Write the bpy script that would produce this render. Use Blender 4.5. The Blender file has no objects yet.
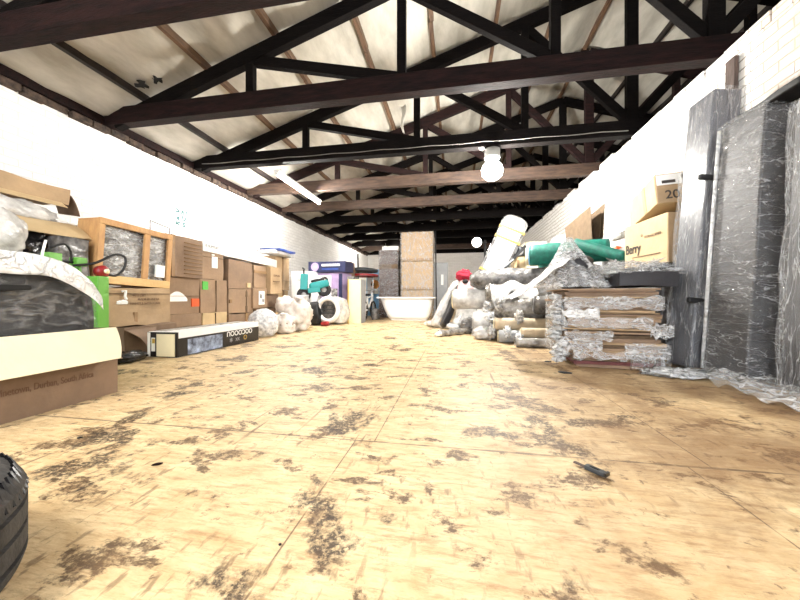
import bpy, math, random
from mathutils import Vector, Matrix, noise, Euler
R = math.radians
PI = math.pi
random.seed(7)
col = bpy.context.scene.collection
YAW = math.atan(55/320.0); CA = math.cos(YAW); SA = math.sin(YAW); F = 320.0; CH = 0.6
XL, XR, WT = -4.7, 2.5, 2.9          # hall walls and wall top
YB, YF = -3.5, 17.0

def at(px, py, X=None, Y=None, Z=None):
    """point of the hall seen at a photo pixel, on one known plane"""
    u = (px-400)/F; v = (297-py)/F
    dx = u*CA - SA; dy = u*SA + CA; dz = v
    if X is not None: t = X/dx
    elif Y is not None: t = Y/dy
    else: t = (Z-CH)/dz
    return Vector((dx*t, dy*t, CH+dz*t))

# ---------------------------------------------------------------- materials
def nt(name):
    m = bpy.data.materials.new(name); m.use_nodes = True
    n = m.node_tree; n.nodes.clear()
    return m, n, n.nodes, n.links
def N(ns, t, **kw):
    x = ns.new(t)
    for k, v in kw.items():
        if k.startswith('i_'): x.inputs[k[2:].replace('_', ' ')].default_value = v
        else: setattr(x, k, v)
    return x
def c4(c): return (c[0], c[1], c[2], 1)
def mat(name, c, rough=.6, var=.12, scale=6, bump=.15, bscale=30, metal=0, c2=None, coat=0, stretch=None, spec=.5):
    m, n, ns, ln = nt(name)
    out = N(ns, 'ShaderNodeOutputMaterial'); b = N(ns, 'ShaderNodeBsdfPrincipled')
    tc = N(ns, 'ShaderNodeTexCoord')
    mp = N(ns, 'ShaderNodeMapping')
    if stretch: mp.inputs['Scale'].default_value = stretch
    ln.new(tc.outputs['Object'], mp.inputs['Vector'])
    t = N(ns, 'ShaderNodeTexNoise', i_Scale=scale, i_Detail=5, i_Roughness=.6)
    ln.new(mp.outputs[0], t.inputs['Vector'])
    cr = N(ns, 'ShaderNodeValToRGB')
    d = c2 if c2 else tuple(x*(1-var*1.6) for x in c)
    e = c if c2 else tuple(min(1, x*(1+var)) for x in c)
    cr.color_ramp.elements[0].position = .33; cr.color_ramp.elements[1].position = .68
    cr.color_ramp.elements[0].color = c4(d); cr.color_ramp.elements[1].color = c4(e)
    ln.new(t.outputs['Fac'], cr.inputs[0]); ln.new(cr.outputs[0], b.inputs['Base Color'])
    t2 = N(ns, 'ShaderNodeTexNoise', i_Scale=bscale, i_Detail=4)
    ln.new(mp.outputs[0], t2.inputs['Vector'])
    bp = N(ns, 'ShaderNodeBump', i_Strength=bump, i_Distance=.02)
    ln.new(t2.outputs['Fac'], bp.inputs['Height']); ln.new(bp.outputs[0], b.inputs['Normal'])
    b.inputs['Roughness'].default_value = rough; b.inputs['Metallic'].default_value = metal
    b.inputs['Coat Weight'].default_value = coat; b.inputs['Coat Roughness'].default_value = .12
    b.inputs['Specular IOR Level'].default_value = spec
    ln.new(b.outputs[0], out.inputs[0])
    return m
def emis(name, c, s):
    m, n, ns, ln = nt(name)
    out = N(ns, 'ShaderNodeOutputMaterial'); e = N(ns, 'ShaderNodeEmission', i_Strength=s)
    e.inputs[0].default_value = c4(c); ln.new(e.outputs[0], out.inputs[0]); return m
def film(name, lo=.12, hi=.75, scale=7, tint=(.93, .94, .95), rough=.16, stretch=(1, 1, 1), tilt=(0, 0, 0)):
    """clear stretch film: see-through where single, milky where folded"""
    m, n, ns, ln = nt(name)
    out = N(ns, 'ShaderNodeOutputMaterial'); mix = N(ns, 'ShaderNodeMixShader')
    tr = N(ns, 'ShaderNodeBsdfTransparent'); b = N(ns, 'ShaderNodeBsdfPrincipled')
    b.inputs['Base Color'].default_value = c4(tint); b.inputs['Roughness'].default_value = rough
    b.inputs['Specular IOR Level'].default_value = .9
    tc = N(ns, 'ShaderNodeTexCoord'); mp = N(ns, 'ShaderNodeMapping'); mp.inputs['Scale'].default_value = stretch; mp.inputs['Rotation'].default_value = tilt
    ln.new(tc.outputs['Object'], mp.inputs['Vector'])
    def ridge(sc, wdt, off, dist):     # thin curved fold lines
        ad = N(ns, 'ShaderNodeVectorMath', operation='ADD'); ad.inputs[1].default_value = (off, off, off); ln.new(mp.outputs[0], ad.inputs[0])
        t = N(ns, 'ShaderNodeTexNoise', i_Scale=sc, i_Detail=3, i_Roughness=.5, i_Distortion=dist); ln.new(ad.outputs[0], t.inputs['Vector'])
        s1 = N(ns, 'ShaderNodeMath', operation='SUBTRACT'); s1.inputs[1].default_value = .5; ln.new(t.outputs['Fac'], s1.inputs[0])
        s2 = N(ns, 'ShaderNodeMath', operation='ABSOLUTE'); ln.new(s1.outputs[0], s2.inputs[0])
        m2 = N(ns, 'ShaderNodeMapRange'); m2.inputs['From Min'].default_value = wdt; m2.inputs['From Max'].default_value = 0; ln.new(s2.outputs[0], m2.inputs['Value'])
        return m2.outputs[0]
    a1 = ridge(scale, .018, 0, .15); a2 = ridge(scale*2.6, .05, 7, .3)
    mm = N(ns, 'ShaderNodeMath', operation='MAXIMUM'); ln.new(a1, mm.inputs[0])
    m3 = N(ns, 'ShaderNodeMath', operation='MULTIPLY'); m3.inputs[1].default_value = .7; ln.new(a2, m3.inputs[0]); ln.new(m3.outputs[0], mm.inputs[1])
    mr = N(ns, 'ShaderNodeMapRange')
    mr.inputs['To Min'].default_value = lo; mr.inputs['To Max'].default_value = hi
    ln.new(mm.outputs[0], mr.inputs['Value']); ln.new(mr.outputs[0], mix.inputs[0])
    t2 = N(ns, 'ShaderNodeTexNoise', i_Scale=scale*1.5, i_Detail=3, i_Distortion=.8)
    ln.new(mp.outputs[0], t2.inputs['Vector'])
    bp = N(ns, 'ShaderNodeBump', i_Strength=1.0, i_Distance=.05)
    ad2 = N(ns, 'ShaderNodeMath', operation='MULTIPLY_ADD'); ad2.inputs[1].default_value = .25; ln.new(mm.outputs[0], ad2.inputs[0]); ln.new(t2.outputs['Fac'], ad2.inputs[2])
    ln.new(ad2.outputs[0], bp.inputs['Height']); ln.new(bp.outputs[0], b.inputs['Normal'])
    ln.new(tr.outputs[0], mix.inputs[1]); ln.new(b.outputs[0], mix.inputs[2]); ln.new(mix.outputs[0], out.inputs[0])
    return m

def floor_mat():
    m, n, ns, ln = nt('worn_plywood')
    out = N(ns, 'ShaderNodeOutputMaterial'); b = N(ns, 'ShaderNodeBsdfPrincipled')
    tc = N(ns, 'ShaderNodeTexCoord'); sx = N(ns, 'ShaderNodeSeparateXYZ'); ln.new(tc.outputs['Object'], sx.inputs[0])
    def M(op, a, bb=None, cc=None):
        x = N(ns, 'ShaderNodeMath', operation=op)
        for i, v in enumerate((a, bb, cc)):
            if v is None: continue
            if isinstance(v, (int, float)): x.inputs[i].default_value = v
            else: ln.new(v, x.inputs[i])
        return x.outputs[0]
    def noise_t(scale, stretch=(1, 1, 1), rot=0, detail=5, rough=.6, dist=0, off=0):
        mp = N(ns, 'ShaderNodeMapping'); mp.inputs['Scale'].default_value = stretch; mp.inputs['Rotation'].default_value = (0, 0, rot)
        mp.inputs['Location'].default_value = (off, off*.7, 0)
        ln.new(tc.outputs['Object'], mp.inputs[0])
        t = N(ns, 'ShaderNodeTexNoise', i_Scale=scale, i_Detail=detail, i_Roughness=rough, i_Distortion=dist)
        ln.new(mp.outputs[0], t.inputs['Vector']); return t.outputs['Fac']
    def ramp(v, a, bb):
        x = N(ns, 'ShaderNodeMapRange'); x.inputs['From Min'].default_value = a; x.inputs['From Max'].default_value = bb
        ln.new(v, x.inputs['Value']); return x.outputs[0]
    def mixc(f, a, bb):
        x = N(ns, 'ShaderNodeMix', data_type='RGBA')
        if isinstance(f, (int, float)): x.inputs[0].default_value = f
        else: ln.new(f, x.inputs[0])
        for i, v in ((6, a), (7, bb)):
            if isinstance(v, tuple): x.inputs[i].default_value = c4(v)
            else: ln.new(v, x.inputs[i])
        return x.outputs[2]
    # plywood sheets: cross joints at Y = 1.29 + 2.44k, long joints every 1.22, each row shifted a little
    ys = M('DIVIDE', M('SUBTRACT', sx.outputs[1], 1.29), 2.44)
    row = M('FLOOR', ys)
    fy = M('ABSOLUTE', M('SUBTRACT', M('FRACT', M('ADD', ys, .5)), .5))     # 0 at joint
    wob = M('MULTIPLY', M('SUBTRACT', noise_t(3), .5), .02)
    sy = M('LESS_THAN', M('ADD', M('MULTIPLY', fy, 2.44), wob), .0055)
    xs = M('DIVIDE', M('ADD', M('ADD', sx.outputs[0], .33), M('MULTIPLY', row, -.08)), 1.22)
    fx = M('ABSOLUTE', M('SUBTRACT', M('FRACT', M('ADD', xs, .5)), .5))
    sxx = M('LESS_THAN', M('MULTIPLY', fx, 1.22), .0025)
    seam = M('MULTIPLY', M('MAXIMUM', sy, sxx), ramp(noise_t(9), .3, .5))
    g1 = noise_t(5, (1.2, 2.6, 1), detail=7, rough=.7, dist=.6)
    g2 = noise_t(14, (.7, 4, 1), rot=.5, detail=6, rough=.75, off=3)
    base = mixc(ramp(g1, .3, .7), (.54, .37, .185), (.80, .64, .39))
    base = mixc(ramp(g2, .50, .74), base, (.36, .20, .085))
    # brown scuffs and flaked patches
    s1 = M('MULTIPLY', ramp(noise_t(5.4, (.85, 1.25, 1), rot=.2, detail=8, rough=.7, dist=.3), .548, .59), ramp(noise_t(38, detail=5, rough=.8), .34, .52))
    base = mixc(M('MULTIPLY', s1, .92), base, (.075, .037, .016))
    s2 = M('MULTIPLY', ramp(noise_t(2.4, (1, .8, 1), detail=9, rough=.66, dist=.2, off=11), .57, .61), ramp(noise_t(60, detail=3, rough=.75, off=5), .34, .52))
    base = mixc(M('MULTIPLY', s2, .95), base, (.035, .022, .015))
    s3 = ramp(noise_t(26, (1, .55, 1), rot=-.7, detail=5, rough=.75, off=21), .64, .69)
    base = mixc(M('MULTIPLY', s3, .75), base, (.10, .05, .025))
    # long scratches
    s4 = M('MULTIPLY', ramp(noise_t(22, (1.2, .06, 1), rot=-.25, detail=3, rough=.5, off=8), .66, .70), ramp(noise_t(1.3, off=4), .5, .6))
    base = mixc(M('MULTIPLY', s4, .75), base, (.12, .07, .04))
    s5 = ramp(noise_t(9, (.7, 2.2, 1), rot=.12, detail=8, rough=.8, off=31), .52, .62)
    base = mixc(M('MULTIPLY', s5, .42), base, (.22, .12, .05))
    s6 = M('MULTIPLY', ramp(noise_t(70, (.5, .16, 1), rot=.9, detail=3, rough=.6, off=41), .58, .66), ramp(noise_t(2.1, off=14), .42, .55))
    base = mixc(M('MULTIPLY', s6, .6), base, (.12, .065, .03))
    # patchy browner, redder tone that grows towards the right side
    wr = M('MULTIPLY', ramp(sx.outputs[0], -.1, .9), ramp(noise_t(2.2, (1, .7, 1), detail=7, rough=.7, off=17), .34, .56))
    base = mixc(M('MULTIPLY', wr, .72), base, (.20, .11, .05))
    base = mixc(M('MULTIPLY', seam, .8), base, (.11, .065, .035))
    ln.new(base, b.inputs['Base Color'])
    b.inputs['Roughness'].default_value = .5; b.inputs['Specular IOR Level'].default_value = .35
    bp = N(ns, 'ShaderNodeBump', i_Strength=.35, i_Distance=.01)
    ln.new(M('SUBTRACT', g2, M('MULTIPLY', seam, 2.0)), bp.inputs['Height']); ln.new(bp.outputs[0], b.inputs['Normal'])
    ln.new(b.outputs[0], out.inputs[0]); return m

def brick_mat(name, axis, worn=False):
    m, n, ns, ln = nt(name)
    out = N(ns, 'ShaderNodeOutputMaterial'); b = N(ns, 'ShaderNodeBsdfPrincipled')
    tc = N(ns, 'ShaderNodeTexCoord'); sx = N(ns, 'ShaderNodeSeparateXYZ'); ln.new(tc.outputs['Object'], sx.inputs[0])
    cb = N(ns, 'ShaderNodeCombineXYZ'); ln.new(sx.outputs[axis], cb.inputs[0]); ln.new(sx.outputs[2], cb.inputs[1])
    dn = N(ns, 'ShaderNodeTexNoise', i_Scale=2.5, i_Detail=3); ln.new(tc.outputs['Object'], dn.inputs['Vector'])
    add = N(ns, 'ShaderNodeVectorMath', operation='MULTIPLY_ADD'); add.inputs[1].default_value = (.05, .05, 0)
    ln.new(dn.outputs['Color'], add.inputs[0]); ln.new(cb.outputs[0], add.inputs[2])
    br = N(ns, 'ShaderNodeTexBrick', i_Scale=1.0); br.inputs['Brick Width'].default_value = .24; br.inputs['Row Height'].default_value = .085
    br.inputs['Mortar Size'].default_value = .007; br.inputs['Mortar Smooth'].default_value = .3
    br.inputs['Color1'].default_value = (.90, .89, .87, 1); br.inputs['Color2'].default_value = (.82, .81, .79, 1)
    br.inputs['Mortar'].default_value = (.36, .33, .29, 1) if worn else (.74, .73, .71, 1)
    ln.new(add.outputs[0], br.inputs['Vector'])
    t = N(ns, 'ShaderNodeTexNoise', i_Scale=1.6, i_Detail=8, i_Roughness=.7); ln.new(tc.outputs['Object'], t.inputs['Vector'])
    mr = N(ns, 'ShaderNodeMapRange'); mr.inputs['From Min'].default_value = .56; mr.inputs['From Max'].default_value = .70
    ln.new(t.outputs['Fac'], mr.inputs['Value'])
    colr = br.outputs['Color']
    mx = N(ns, 'ShaderNodeMix', data_type='RGBA'); ln.new(colr, mx.inputs[6]); mx.inputs[7].default_value = (.56, .44, .35, 1) if worn else (.72, .70, .67, 1)
    if worn:   # paint rubbed off above the wrapped slabs
        mu = N(ns, 'ShaderNodeMapRange'); mu.inputs['From Min'].default_value = 3.6; mu.inputs['From Max'].default_value = 2.6; ln.new(sx.outputs[1], mu.inputs['Value'])
        mm = N(ns, 'ShaderNodeMath', operation='MULTIPLY'); ln.new(mu.outputs[0], mm.inputs[0])
        mr.inputs['From Min'].default_value = .46; mr.inputs['From Max'].default_value = .54
        ln.new(mr.outputs[0], mm.inputs[1]); ln.new(mm.outputs[0], mx.inputs[0])
    else: ln.new(mr.outputs[0], mx.inputs[0])
    ln.new(mx.outputs[2], b.inputs['Base Color']); b.inputs['Roughness'].default_value = .75
    sub = N(ns, 'ShaderNodeMath', operation='MULTIPLY_ADD'); sub.inputs[1].default_value = -1.0
    n2 = N(ns, 'ShaderNodeTexNoise', i_Scale=20, i_Detail=5); ln.new(tc.outputs['Object'], n2.inputs['Vector'])
    ln.new(br.outputs['Fac'], sub.inputs[0]); ln.new(n2.outputs['Fac'], sub.inputs[2])
    bp = N(ns, 'ShaderNodeBump', i_Strength=.8, i_Distance=.02); ln.new(sub.outputs[0], bp.inputs['Height']); ln.new(bp.outputs[0], b.inputs['Normal'])
    ln.new(b.outputs[0], out.inputs[0]); return m

K = dict(
    floor=floor_mat(), wall_l=brick_mat('painted_brick', 1), wall_r=brick_mat('painted_brick_worn', 1, True), wall_f=brick_mat('painted_brick_end', 0),
    insul=mat('roof_insulation', (.60, .58, .52), .4, .10, 3.4, 1.0, 5, c2=(.34, .32, .275), stretch=(1, .35, 1)),
    dark=mat('dark_stained_timber', (.0055, .0036, .0033), .8, spec=.12, c2=(.002, .0014, .0014), scale=9, bump=.3, stretch=(.5, 3, 3)),
    dark2=mat('oxblood_timber', (.020, .0075, .007), .75, spec=.15, c2=(.006, .0035, .0035), scale=8, bump=.3, stretch=(.5, 3, 3)),
    brown=mat('bare_brown_timber', (.085, .048, .03), .65, c2=(.030, .017, .012), scale=8, bump=.35, stretch=(.5, 3, 3)),
    purlin=mat('purlin_timber', (.17, .095, .05), .7, c2=(.065, .035, .02), scale=7, bump=.35, stretch=(3, .5, 3)),
    purlin_d=mat('dark_purlin_timber', (.02, .012, .010), .7, c2=(.008, .005, .005), scale=7, bump=.35, stretch=(3, .5, 3)),
    rawbrick=mat('raw_brick_course', (.10, .065, .045), .85, c2=(.018, .012, .009), scale=14, bump=.8),
    card=mat('brown_cardboard', (.30, .20, .125), .75, .10, 5, .12, 40),
    card2=mat('tan_cardboard', (.40, .275, .155), .72, .10, 5, .12, 40),
    card3=mat('dull_cardboard', (.235, .155, .10), .78, .12, 5, .15, 40),
    card4=mat('pale_cardboard', (.55, .41, .23), .7, .08, 4, .12, 40),
    cardin=mat('cream_cardboard_lining', (.80, .72, .50), .6, .05, 4, .1, 30),
    carddk=mat('dark_cardboard', (.135, .088, .05), .85, .2, 12, .3, 60),
    maroon=mat('maroon_card', (.13, .035, .035), .7, .2),
    tape=mat('brown_tape', (.30, .19, .10), .25, .06), tapec=mat('clear_yellowed_tape', (.62, .46, .26), .18, .06),
    paper=mat('white_paper', (.86, .86, .84), .6, .03), ink=mat('print_ink', (.045, .035, .03), .6, .1), browni=mat('brown_ink', (.14, .075, .04), .7, .1),
    green=mat('lime_green_paint', (.13, .38, .055), .35, .05), greenl=mat('green_sticker', (.10, .48, .08), .5, .1), orange=mat('orange_red_sticker', (.80, .12, .03), .5, .1),
    red=mat('red_plastic', (.26, .012, .015), .35, .1), pinkred=mat('crimson_plush', (.35, .008, .03), .8, .2, 20, .6, 60), pink=mat('pale_pink_cloth', (.75, .50, .50), .8, .1),
    black=mat('black_plastic', (.006, .0055, .007), .3, .2, bump=.2, bscale=9), blackm=mat('black_matt', (.008, .008, .009), .6, .2), rubber=mat('tyre_rubber', (.050, .047, .045), .85, .2, 25, .2, 90, c2=(.022, .0205, .02)),
    bagblk=mat('black_bin_bag', (.012, .012, .014), .16, .2, bump=.9, bscale=12), foam=mat('charcoal_foam', (.020, .019, .023), .55, .12, 9, .2, 14),
    bluegrey=mat('blue_grey_foam', (.065, .068, .085), .35, .12, 4, .2, 9),
    brownwrap=mat('brown_wrapped_upholstery', (.06, .03, .022), .25, .3, 7, .9, 9),
    greywrap=mat('grey_foil_wrap', (.26, .25, .24), .2, .3, 8, 1.0, 11, c2=(.03, .028, .03)), whitewrap=mat('white_plastic_wrap', (.74, .73, .71), .25, .08, 7, 1.0, 9, c2=(.33, .32, .31)),
    tanwrap=mat('tan_roll_fabric', (.50, .40, .27), .6, .15, 8, .5, 14), silver=mat('silver_foil_wrap', (.46, .44, .41), .18, .35, 9, 1.0, 13, metal=.2, c2=(.08, .07, .06)),
    white=mat('white_plastic', (.82, .82, .81), .35, .03), bag=mat('white_woven_sack', (.74, .70, .66), .55, .08, 5, 1.0, 8, c2=(.46, .40, .35)), bagpat=mat('grey_flecked_white_sack', (.82, .81, .81), .5, c2=(.30, .31, .33), scale=22, bump=.8, bscale=12),
    cream=mat('cream_board', (.84, .74, .45), .5, .04), yellow=mat('yellow_strap', (.45, .30, .06), .5, .05), grey=mat('grey_metal', (.30, .31, .32), .45, .08), dgrey=mat('dark_grey_panel', (.035, .04, .045), .5, .1),
    teal=mat('teal_plastic', (.01, .26, .26), .35, .06), tealroll=mat('teal_green_mesh', (.0, .17, .12), .6, .15, 12, .3, 60, c2=(.0, .075, .06)),
    blue=mat('blue_print', (.025, .06, .26), .45, .15), navy=mat('navy_print', (.016, .02, .07), .45, .2), lilac=mat('lilac_print', (.38, .28, .46), .45, .15), sky=mat('sky_blue_print', (.22, .50, .78), .45, .1), orangep=mat('orange_print', (.72, .30, .05), .5, .15),
    art=mat('blue_white_artwork', (.42, .52, .72), .35, c2=(.012, .016, .035), scale=13, bump=0), art2=mat('grey_pattern_artwork', (.62, .60, .56), .4, c2=(.06, .05, .05), scale=16, bump=0),
    wood=mat('crate_pine', (.58, .34, .14), .6, c2=(.42, .22, .09), scale=6, bump=.3, stretch=(3, 3, 1)), woodl=mat('pale_pine', (.72, .49, .22), .6, c2=(.60, .38, .16), scale=6, bump=.3), postw=mat('weathered_board', (.11, .075, .06), .75, c2=(.05, .033, .028), scale=8, bump=.4, stretch=(3, 3, .6)),
    metal=mat('steel', (.45, .45, .46), .3, .1, metal=.9), cable=mat('grey_cable', (.16, .15, .14), .5, .1), tealink=mat('teal_paint_marks', (.0, .10, .11), .6, .1), blkgap=mat('torn_gap', (.01, .01, .01), .9, .1),
    holder=mat('lamp_holder_plastic', (.22, .22, .21), .5, .1), bulb=emis('lit_bulb', (1, .97, .90), 125), tube=emis('lit_tube', (1, .95, .88), 95), glow=emis('lit_lamp', (1, .97, .92), 40),
    film=film('clear_stretch_film', .08, .55, 3.0, stretch=(2.2, 2.2, .7), tilt=(0, .9, 0)), film_m=film('milky_stretch_film', .16, .62, 3.4, rough=.12, stretch=(.8, .8, 1.8), tilt=(.2, .35, 0)), film_s=film('streaked_stretch_film', .09, .42, 3.6, rough=.09, stretch=(.9, .9, 3.2), tilt=(.5, .45, 0)), film_v=film('vertical_streaked_film', .10, .45, 4, rough=.09, stretch=(3, 3, .35), tilt=(.06, .05, 0)), film_b=film('thin_glossy_film', .05, .26, 2.6, rough=.08, stretch=(.8, .8, 2.0), tilt=(.3, .4, 0)), film_d=film('hazy_glare_film', .72, .97, 4, rough=.1), film_w=film('white_film', .72, 1.0, 7),
)

# ---------------------------------------------------------------- mesh helper
class MB:
    def __init__(s): s.v = []; s.f = []; s.mi = []; s.mats = []
    def add(s, vs, fs, m=None):
        o = len(s.v); s.v += [tuple(v) for v in vs]; s.f += [tuple(i+o for i in f) for f in fs]
        k = 0
        if m is not None:
            if m not in s.mats: s.mats.append(m)
            k = s.mats.index(m)
        s.mi += [k]*len(fs); return s
    def box(s, c, d, rot=None, m=None):
        M = Euler(rot).to_matrix() if rot else None; vs = []
        for x in (-.5, .5):
            for y in (-.5, .5):
                for z in (-.5, .5):
                    p = Vector((x*d[0], y*d[1], z*d[2]))
                    if M: p = M @ p
                    vs.append(p+Vector(c))
        return s.add(vs, [(0, 1, 3, 2), (4, 6, 7, 5), (0, 4, 5, 1), (2, 3, 7, 6), (0, 2, 6, 4), (1, 5, 7, 3)], m)
    def ab(s, a, b, m=None):
        return s.box([(a[i]+b[i])/2 for i in range(3)], [abs(b[i]-a[i]) for i in range(3)], None, m)
    def bar(s, a, b, w, h, up=(0, 0, 1), m=None):
        a = Vector(a); b = Vector(b); d = (b-a).normalized(); up = Vector(up)
        if abs(d.dot(up)) > .98: up = Vector((0, 1, 0))
        sd = d.cross(up).normalized(); u = sd.cross(d).normalized(); vs = []
        for p in (a, b):
            for i, j in ((-1, -1), (1, -1), (1, 1), (-1, 1)): vs.append(p+sd*i*w/2+u*j*h/2)
        return s.add(vs, [(3, 2, 1, 0), (4, 5, 6, 7), (0, 1, 5, 4), (1, 2, 6, 5), (2, 3, 7, 6), (3, 0, 4, 7)], m)
    def tube(s, pts, r, n=8, m=None, cap=True):
        pts = [Vector(p) for p in pts]; rs = r if isinstance(r, (list, tuple)) else [r]*len(pts)
        vs = []; fs = []; prev = None
        for i, p in enumerate(pts):
            d = (pts[min(i+1, len(pts)-1)]-pts[max(i-1, 0)]).normalized()
            if prev is None:
                up = Vector((0, 0, 1)) if abs(d.z) < .9 else Vector((1, 0, 0)); a = d.cross(up).normalized()
            else: a = (prev-d*prev.dot(d)).normalized()
            prev = a; b = d.cross(a)
            for k in range(n):
                t = 2*PI*k/n; vs.append(p+(a*math.cos(t)+b*math.sin(t))*rs[i])
        for i in range(len(pts)-1):
            for k in range(n):
                k2 = (k+1) % n; fs.append((i*n+k, i*n+k2, (i+1)*n+k2, (i+1)*n+k))
        if cap: fs.append(tuple(range(n))[::-1]); fs.append(tuple(range((len(pts)-1)*n, len(pts)*n)))
        return s.add(vs, fs, m)
    def lathe(s, prof, n=32, c=(0, 0, 0), axis='z', m=None, close=False):
        vs = []; fs = []; L = len(prof)
        for k in range(n):
            t = 2*PI*k/n
            for r, z in prof:
                p = (r*math.cos(t), r*math.sin(t), z)
                if axis == 'x': p = (p[2], p[0], p[1])
                if axis == 'y': p = (p[1], p[2], p[0])
                vs.append(Vector(p)+Vector(c))
        for k in range(n):
            k2 = (k+1) % n
            for i in range(L if close else L-1):
                j = (i+1) % L; fs.append((k*L+i, k2*L+i, k2*L+j, k*L+j))
        return s.add(vs, fs, m)
    def soft(s, c, d, n=5, amp=.006, fr=3, seed=0, m=None, round_=.0, fn=None):
        """box with gently dented faces"""
        key = {}; vs = []; fs = []
        def vid(i, j, k):
            q = (i, j, k)
            if q not in key:
                p = Vector((i/n-.5, j/n-.5, k/n-.5))
                if round_:
                    w = p*2; L = max(abs(w.x), abs(w.y), abs(w.z)); sp = w.normalized()*.5*L*1.25 if w.length else w
                    p = p.lerp(sp, round_)
                p = Vector((p.x*d[0], p.y*d[1], p.z*d[2]))
                e = noise.noise_vector(p*fr+Vector((seed*3.7, seed*1.3, seed)))*amp
                p += e
                if fn: p = Vector(fn(p))
                key[q] = len(vs); vs.append(p+Vector(c))
            return key[q]
        for a in range(n):
            for b in range(n):
                fs.append((vid(0, a, b), vid(0, a, b+1), vid(0, a+1, b+1), vid(0, a+1, b)))
                fs.append((vid(n, a, b), vid(n, a+1, b), vid(n, a+1, b+1), vid(n, a, b+1)))
                fs.append((vid(a, 0, b), vid(a+1, 0, b), vid(a+1, 0, b+1), vid(a, 0, b+1)))
                fs.append((vid(a, n, b), vid(a, n, b+1), vid(a+1, n, b+1), vid(a+1, n, b)))
                fs.append((vid(a, b, 0), vid(a, b+1, 0), vid(a+1, b+1, 0), vid(a+1, b, 0)))
                fs.append((vid(a, b, n), vid(a+1, b, n), vid(a+1, b+1, n), vid(a, b+1, n)))
        return s.add(vs, fs, m)
    def blob(s, c, r, amp=.15, fr=2.5, seed=0, flat=True, nu=28, nv=18, m=None, pinch=0):
        vs = []; fs = []
        for j in range(nv+1):
            ph = PI*j/nv
            for i in range(nu):
                t = 2*PI*i/nu
                d = Vector((math.sin(ph)*math.cos(t), math.sin(ph)*math.sin(t), math.cos(ph)))
                k = 1+amp*noise.noise(d*fr+Vector((seed*5.1, seed, 0)))+amp*.5*noise.noise(d*fr*2.7+Vector((seed, 9, seed)))+amp*.25*abs(noise.noise(d*fr*6+Vector((seed, 3, 7))))
                p = Vector((d.x*r[0]*k, d.y*r[1]*k, d.z*r[2]*k))
                if pinch and d.z > .55: q = 1-pinch*(d.z-.55)/.45; p.x *= q; p.y *= q
                if flat and p.z < -r[2]*.8: p.z = -r[2]*.8
                vs.append(p+Vector(c)+(Vector((0, 0, r[2]*.8)) if flat else Vector()))
        for j in range(nv):
            for i in range(nu):
                i2 = (i+1) % nu; fs.append((j*nu+i, (j+1)*nu+i, (j+1)*nu+i2, j*nu+i2))
        return s.add(vs, fs, m)
    def sheet(s, fn, nu, nv, th=.002, m=None):
        """surface fn(u,v) given thickness th downward/backward along its normal"""
        P = [[Vector(fn(i/nu, j/nv)) for j in range(nv+1)] for i in range(nu+1)]
        vs = []; W = nv+1
        for sgn in (0, 1):
            for i in range(nu+1):
                for j in range(W):
                    a = P[min(i+1, nu)][j]-P[max(i-1, 0)][j]; b = P[i][min(j+1, nv)]-P[i][max(j-1, 0)]
                    nn = a.cross(b); nn = nn.normalized() if nn.length > 1e-9 else Vector((0, 0, 1))
                    vs.append(P[i][j]-nn*th*sgn)
        o = (nu+1)*W; fs = []
        for i in range(nu):
            for j in range(nv):
                q = (i*W+j, (i+1)*W+j, (i+1)*W+j+1, i*W+j+1); fs.append(q); fs.append(tuple(x+o for x in q[::-1]))
        for i in range(nu):
            fs.append(((i+1)*W, i*W, i*W+o, (i+1)*W+o)); a = i*W+nv; b = (i+1)*W+nv; fs.append((a, b, b+o, a+o))
        for j in range(nv):
            fs.append((j, j+1, j+1+o, j+o)); a = nu*W+j; fs.append((a+1, a, a+o, a+1+o))
        return s.add(vs, fs, m)
    def build(s, name, m=None, parent=None, smooth=False, bevel=0, label=None, mw=None):
        me = bpy.data.meshes.new(name)
        vs = s.v
        if mw: vs = [tuple(Vector(v)-Vector(mw)) for v in vs]     # authored in world space, stored about mw
        me.from_pydata(vs, [], s.f); me.update()
        for mm in (s.mats or [K[m]]): me.materials.append(K[mm] if isinstance(mm, str) else mm)
        if s.mats: me.polygons.foreach_set('material_index', s.mi)
        if smooth: me.polygons.foreach_set('use_smooth', [True]*len(me.polygons))
        me.validate(); o = bpy.data.objects.new(name, me); col.objects.link(o)
        if parent: o.parent = parent
        if mw and not parent: o.location = mw
        if bevel:
            b = o.modifiers.new('bevel', 'BEVEL'); b.width = bevel; b.segments = 2; b.limit_method = 'ANGLE'; b.angle_limit = R(40)
        if label: o['label'] = label
        return o
def thing(name, label, cat, loc=(0, 0, 0), rz=0, group=None, rot=None):
    o = bpy.data.objects.new(name, None); col.objects.link(o); o.location = loc
    o.rotation_euler = rot if rot else (0, 0, rz); o.empty_display_size = .1
    o['label'] = label; o['category'] = cat
    if group: o['group'] = group
    return o
def tag(o, label, cat, group=None):
    o['label'] = label; o['category'] = cat
    if group: o['group'] = group
    return o
def struct(o): o['kind'] = 'structure'; return o
def text(s, size, m, parent, M, name='printed_text', ext=.001, sx=1.0, bold=.012):
    cu = bpy.data.curves.new(name, 'FONT'); cu.offset = size*bold; cu.body = s; cu.size = size; cu.extrude = ext; cu.align_x = 'CENTER'; cu.align_y = 'CENTER'
    t = bpy.data.objects.new(name, cu); col.objects.link(t)
    dg = bpy.context.evaluated_depsgraph_get(); me = bpy.data.meshes.new_from_object(t.evaluated_get(dg))
    bpy.data.objects.remove(t); bpy.data.curves.remove(cu)
    me.transform(M @ Matrix.Diagonal((sx, 1, 1, 1))); me.materials.clear(); me.materials.append(K[m])
    o = bpy.data.objects.new(name, me); col.objects.link(o); o.parent = parent; return o
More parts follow.
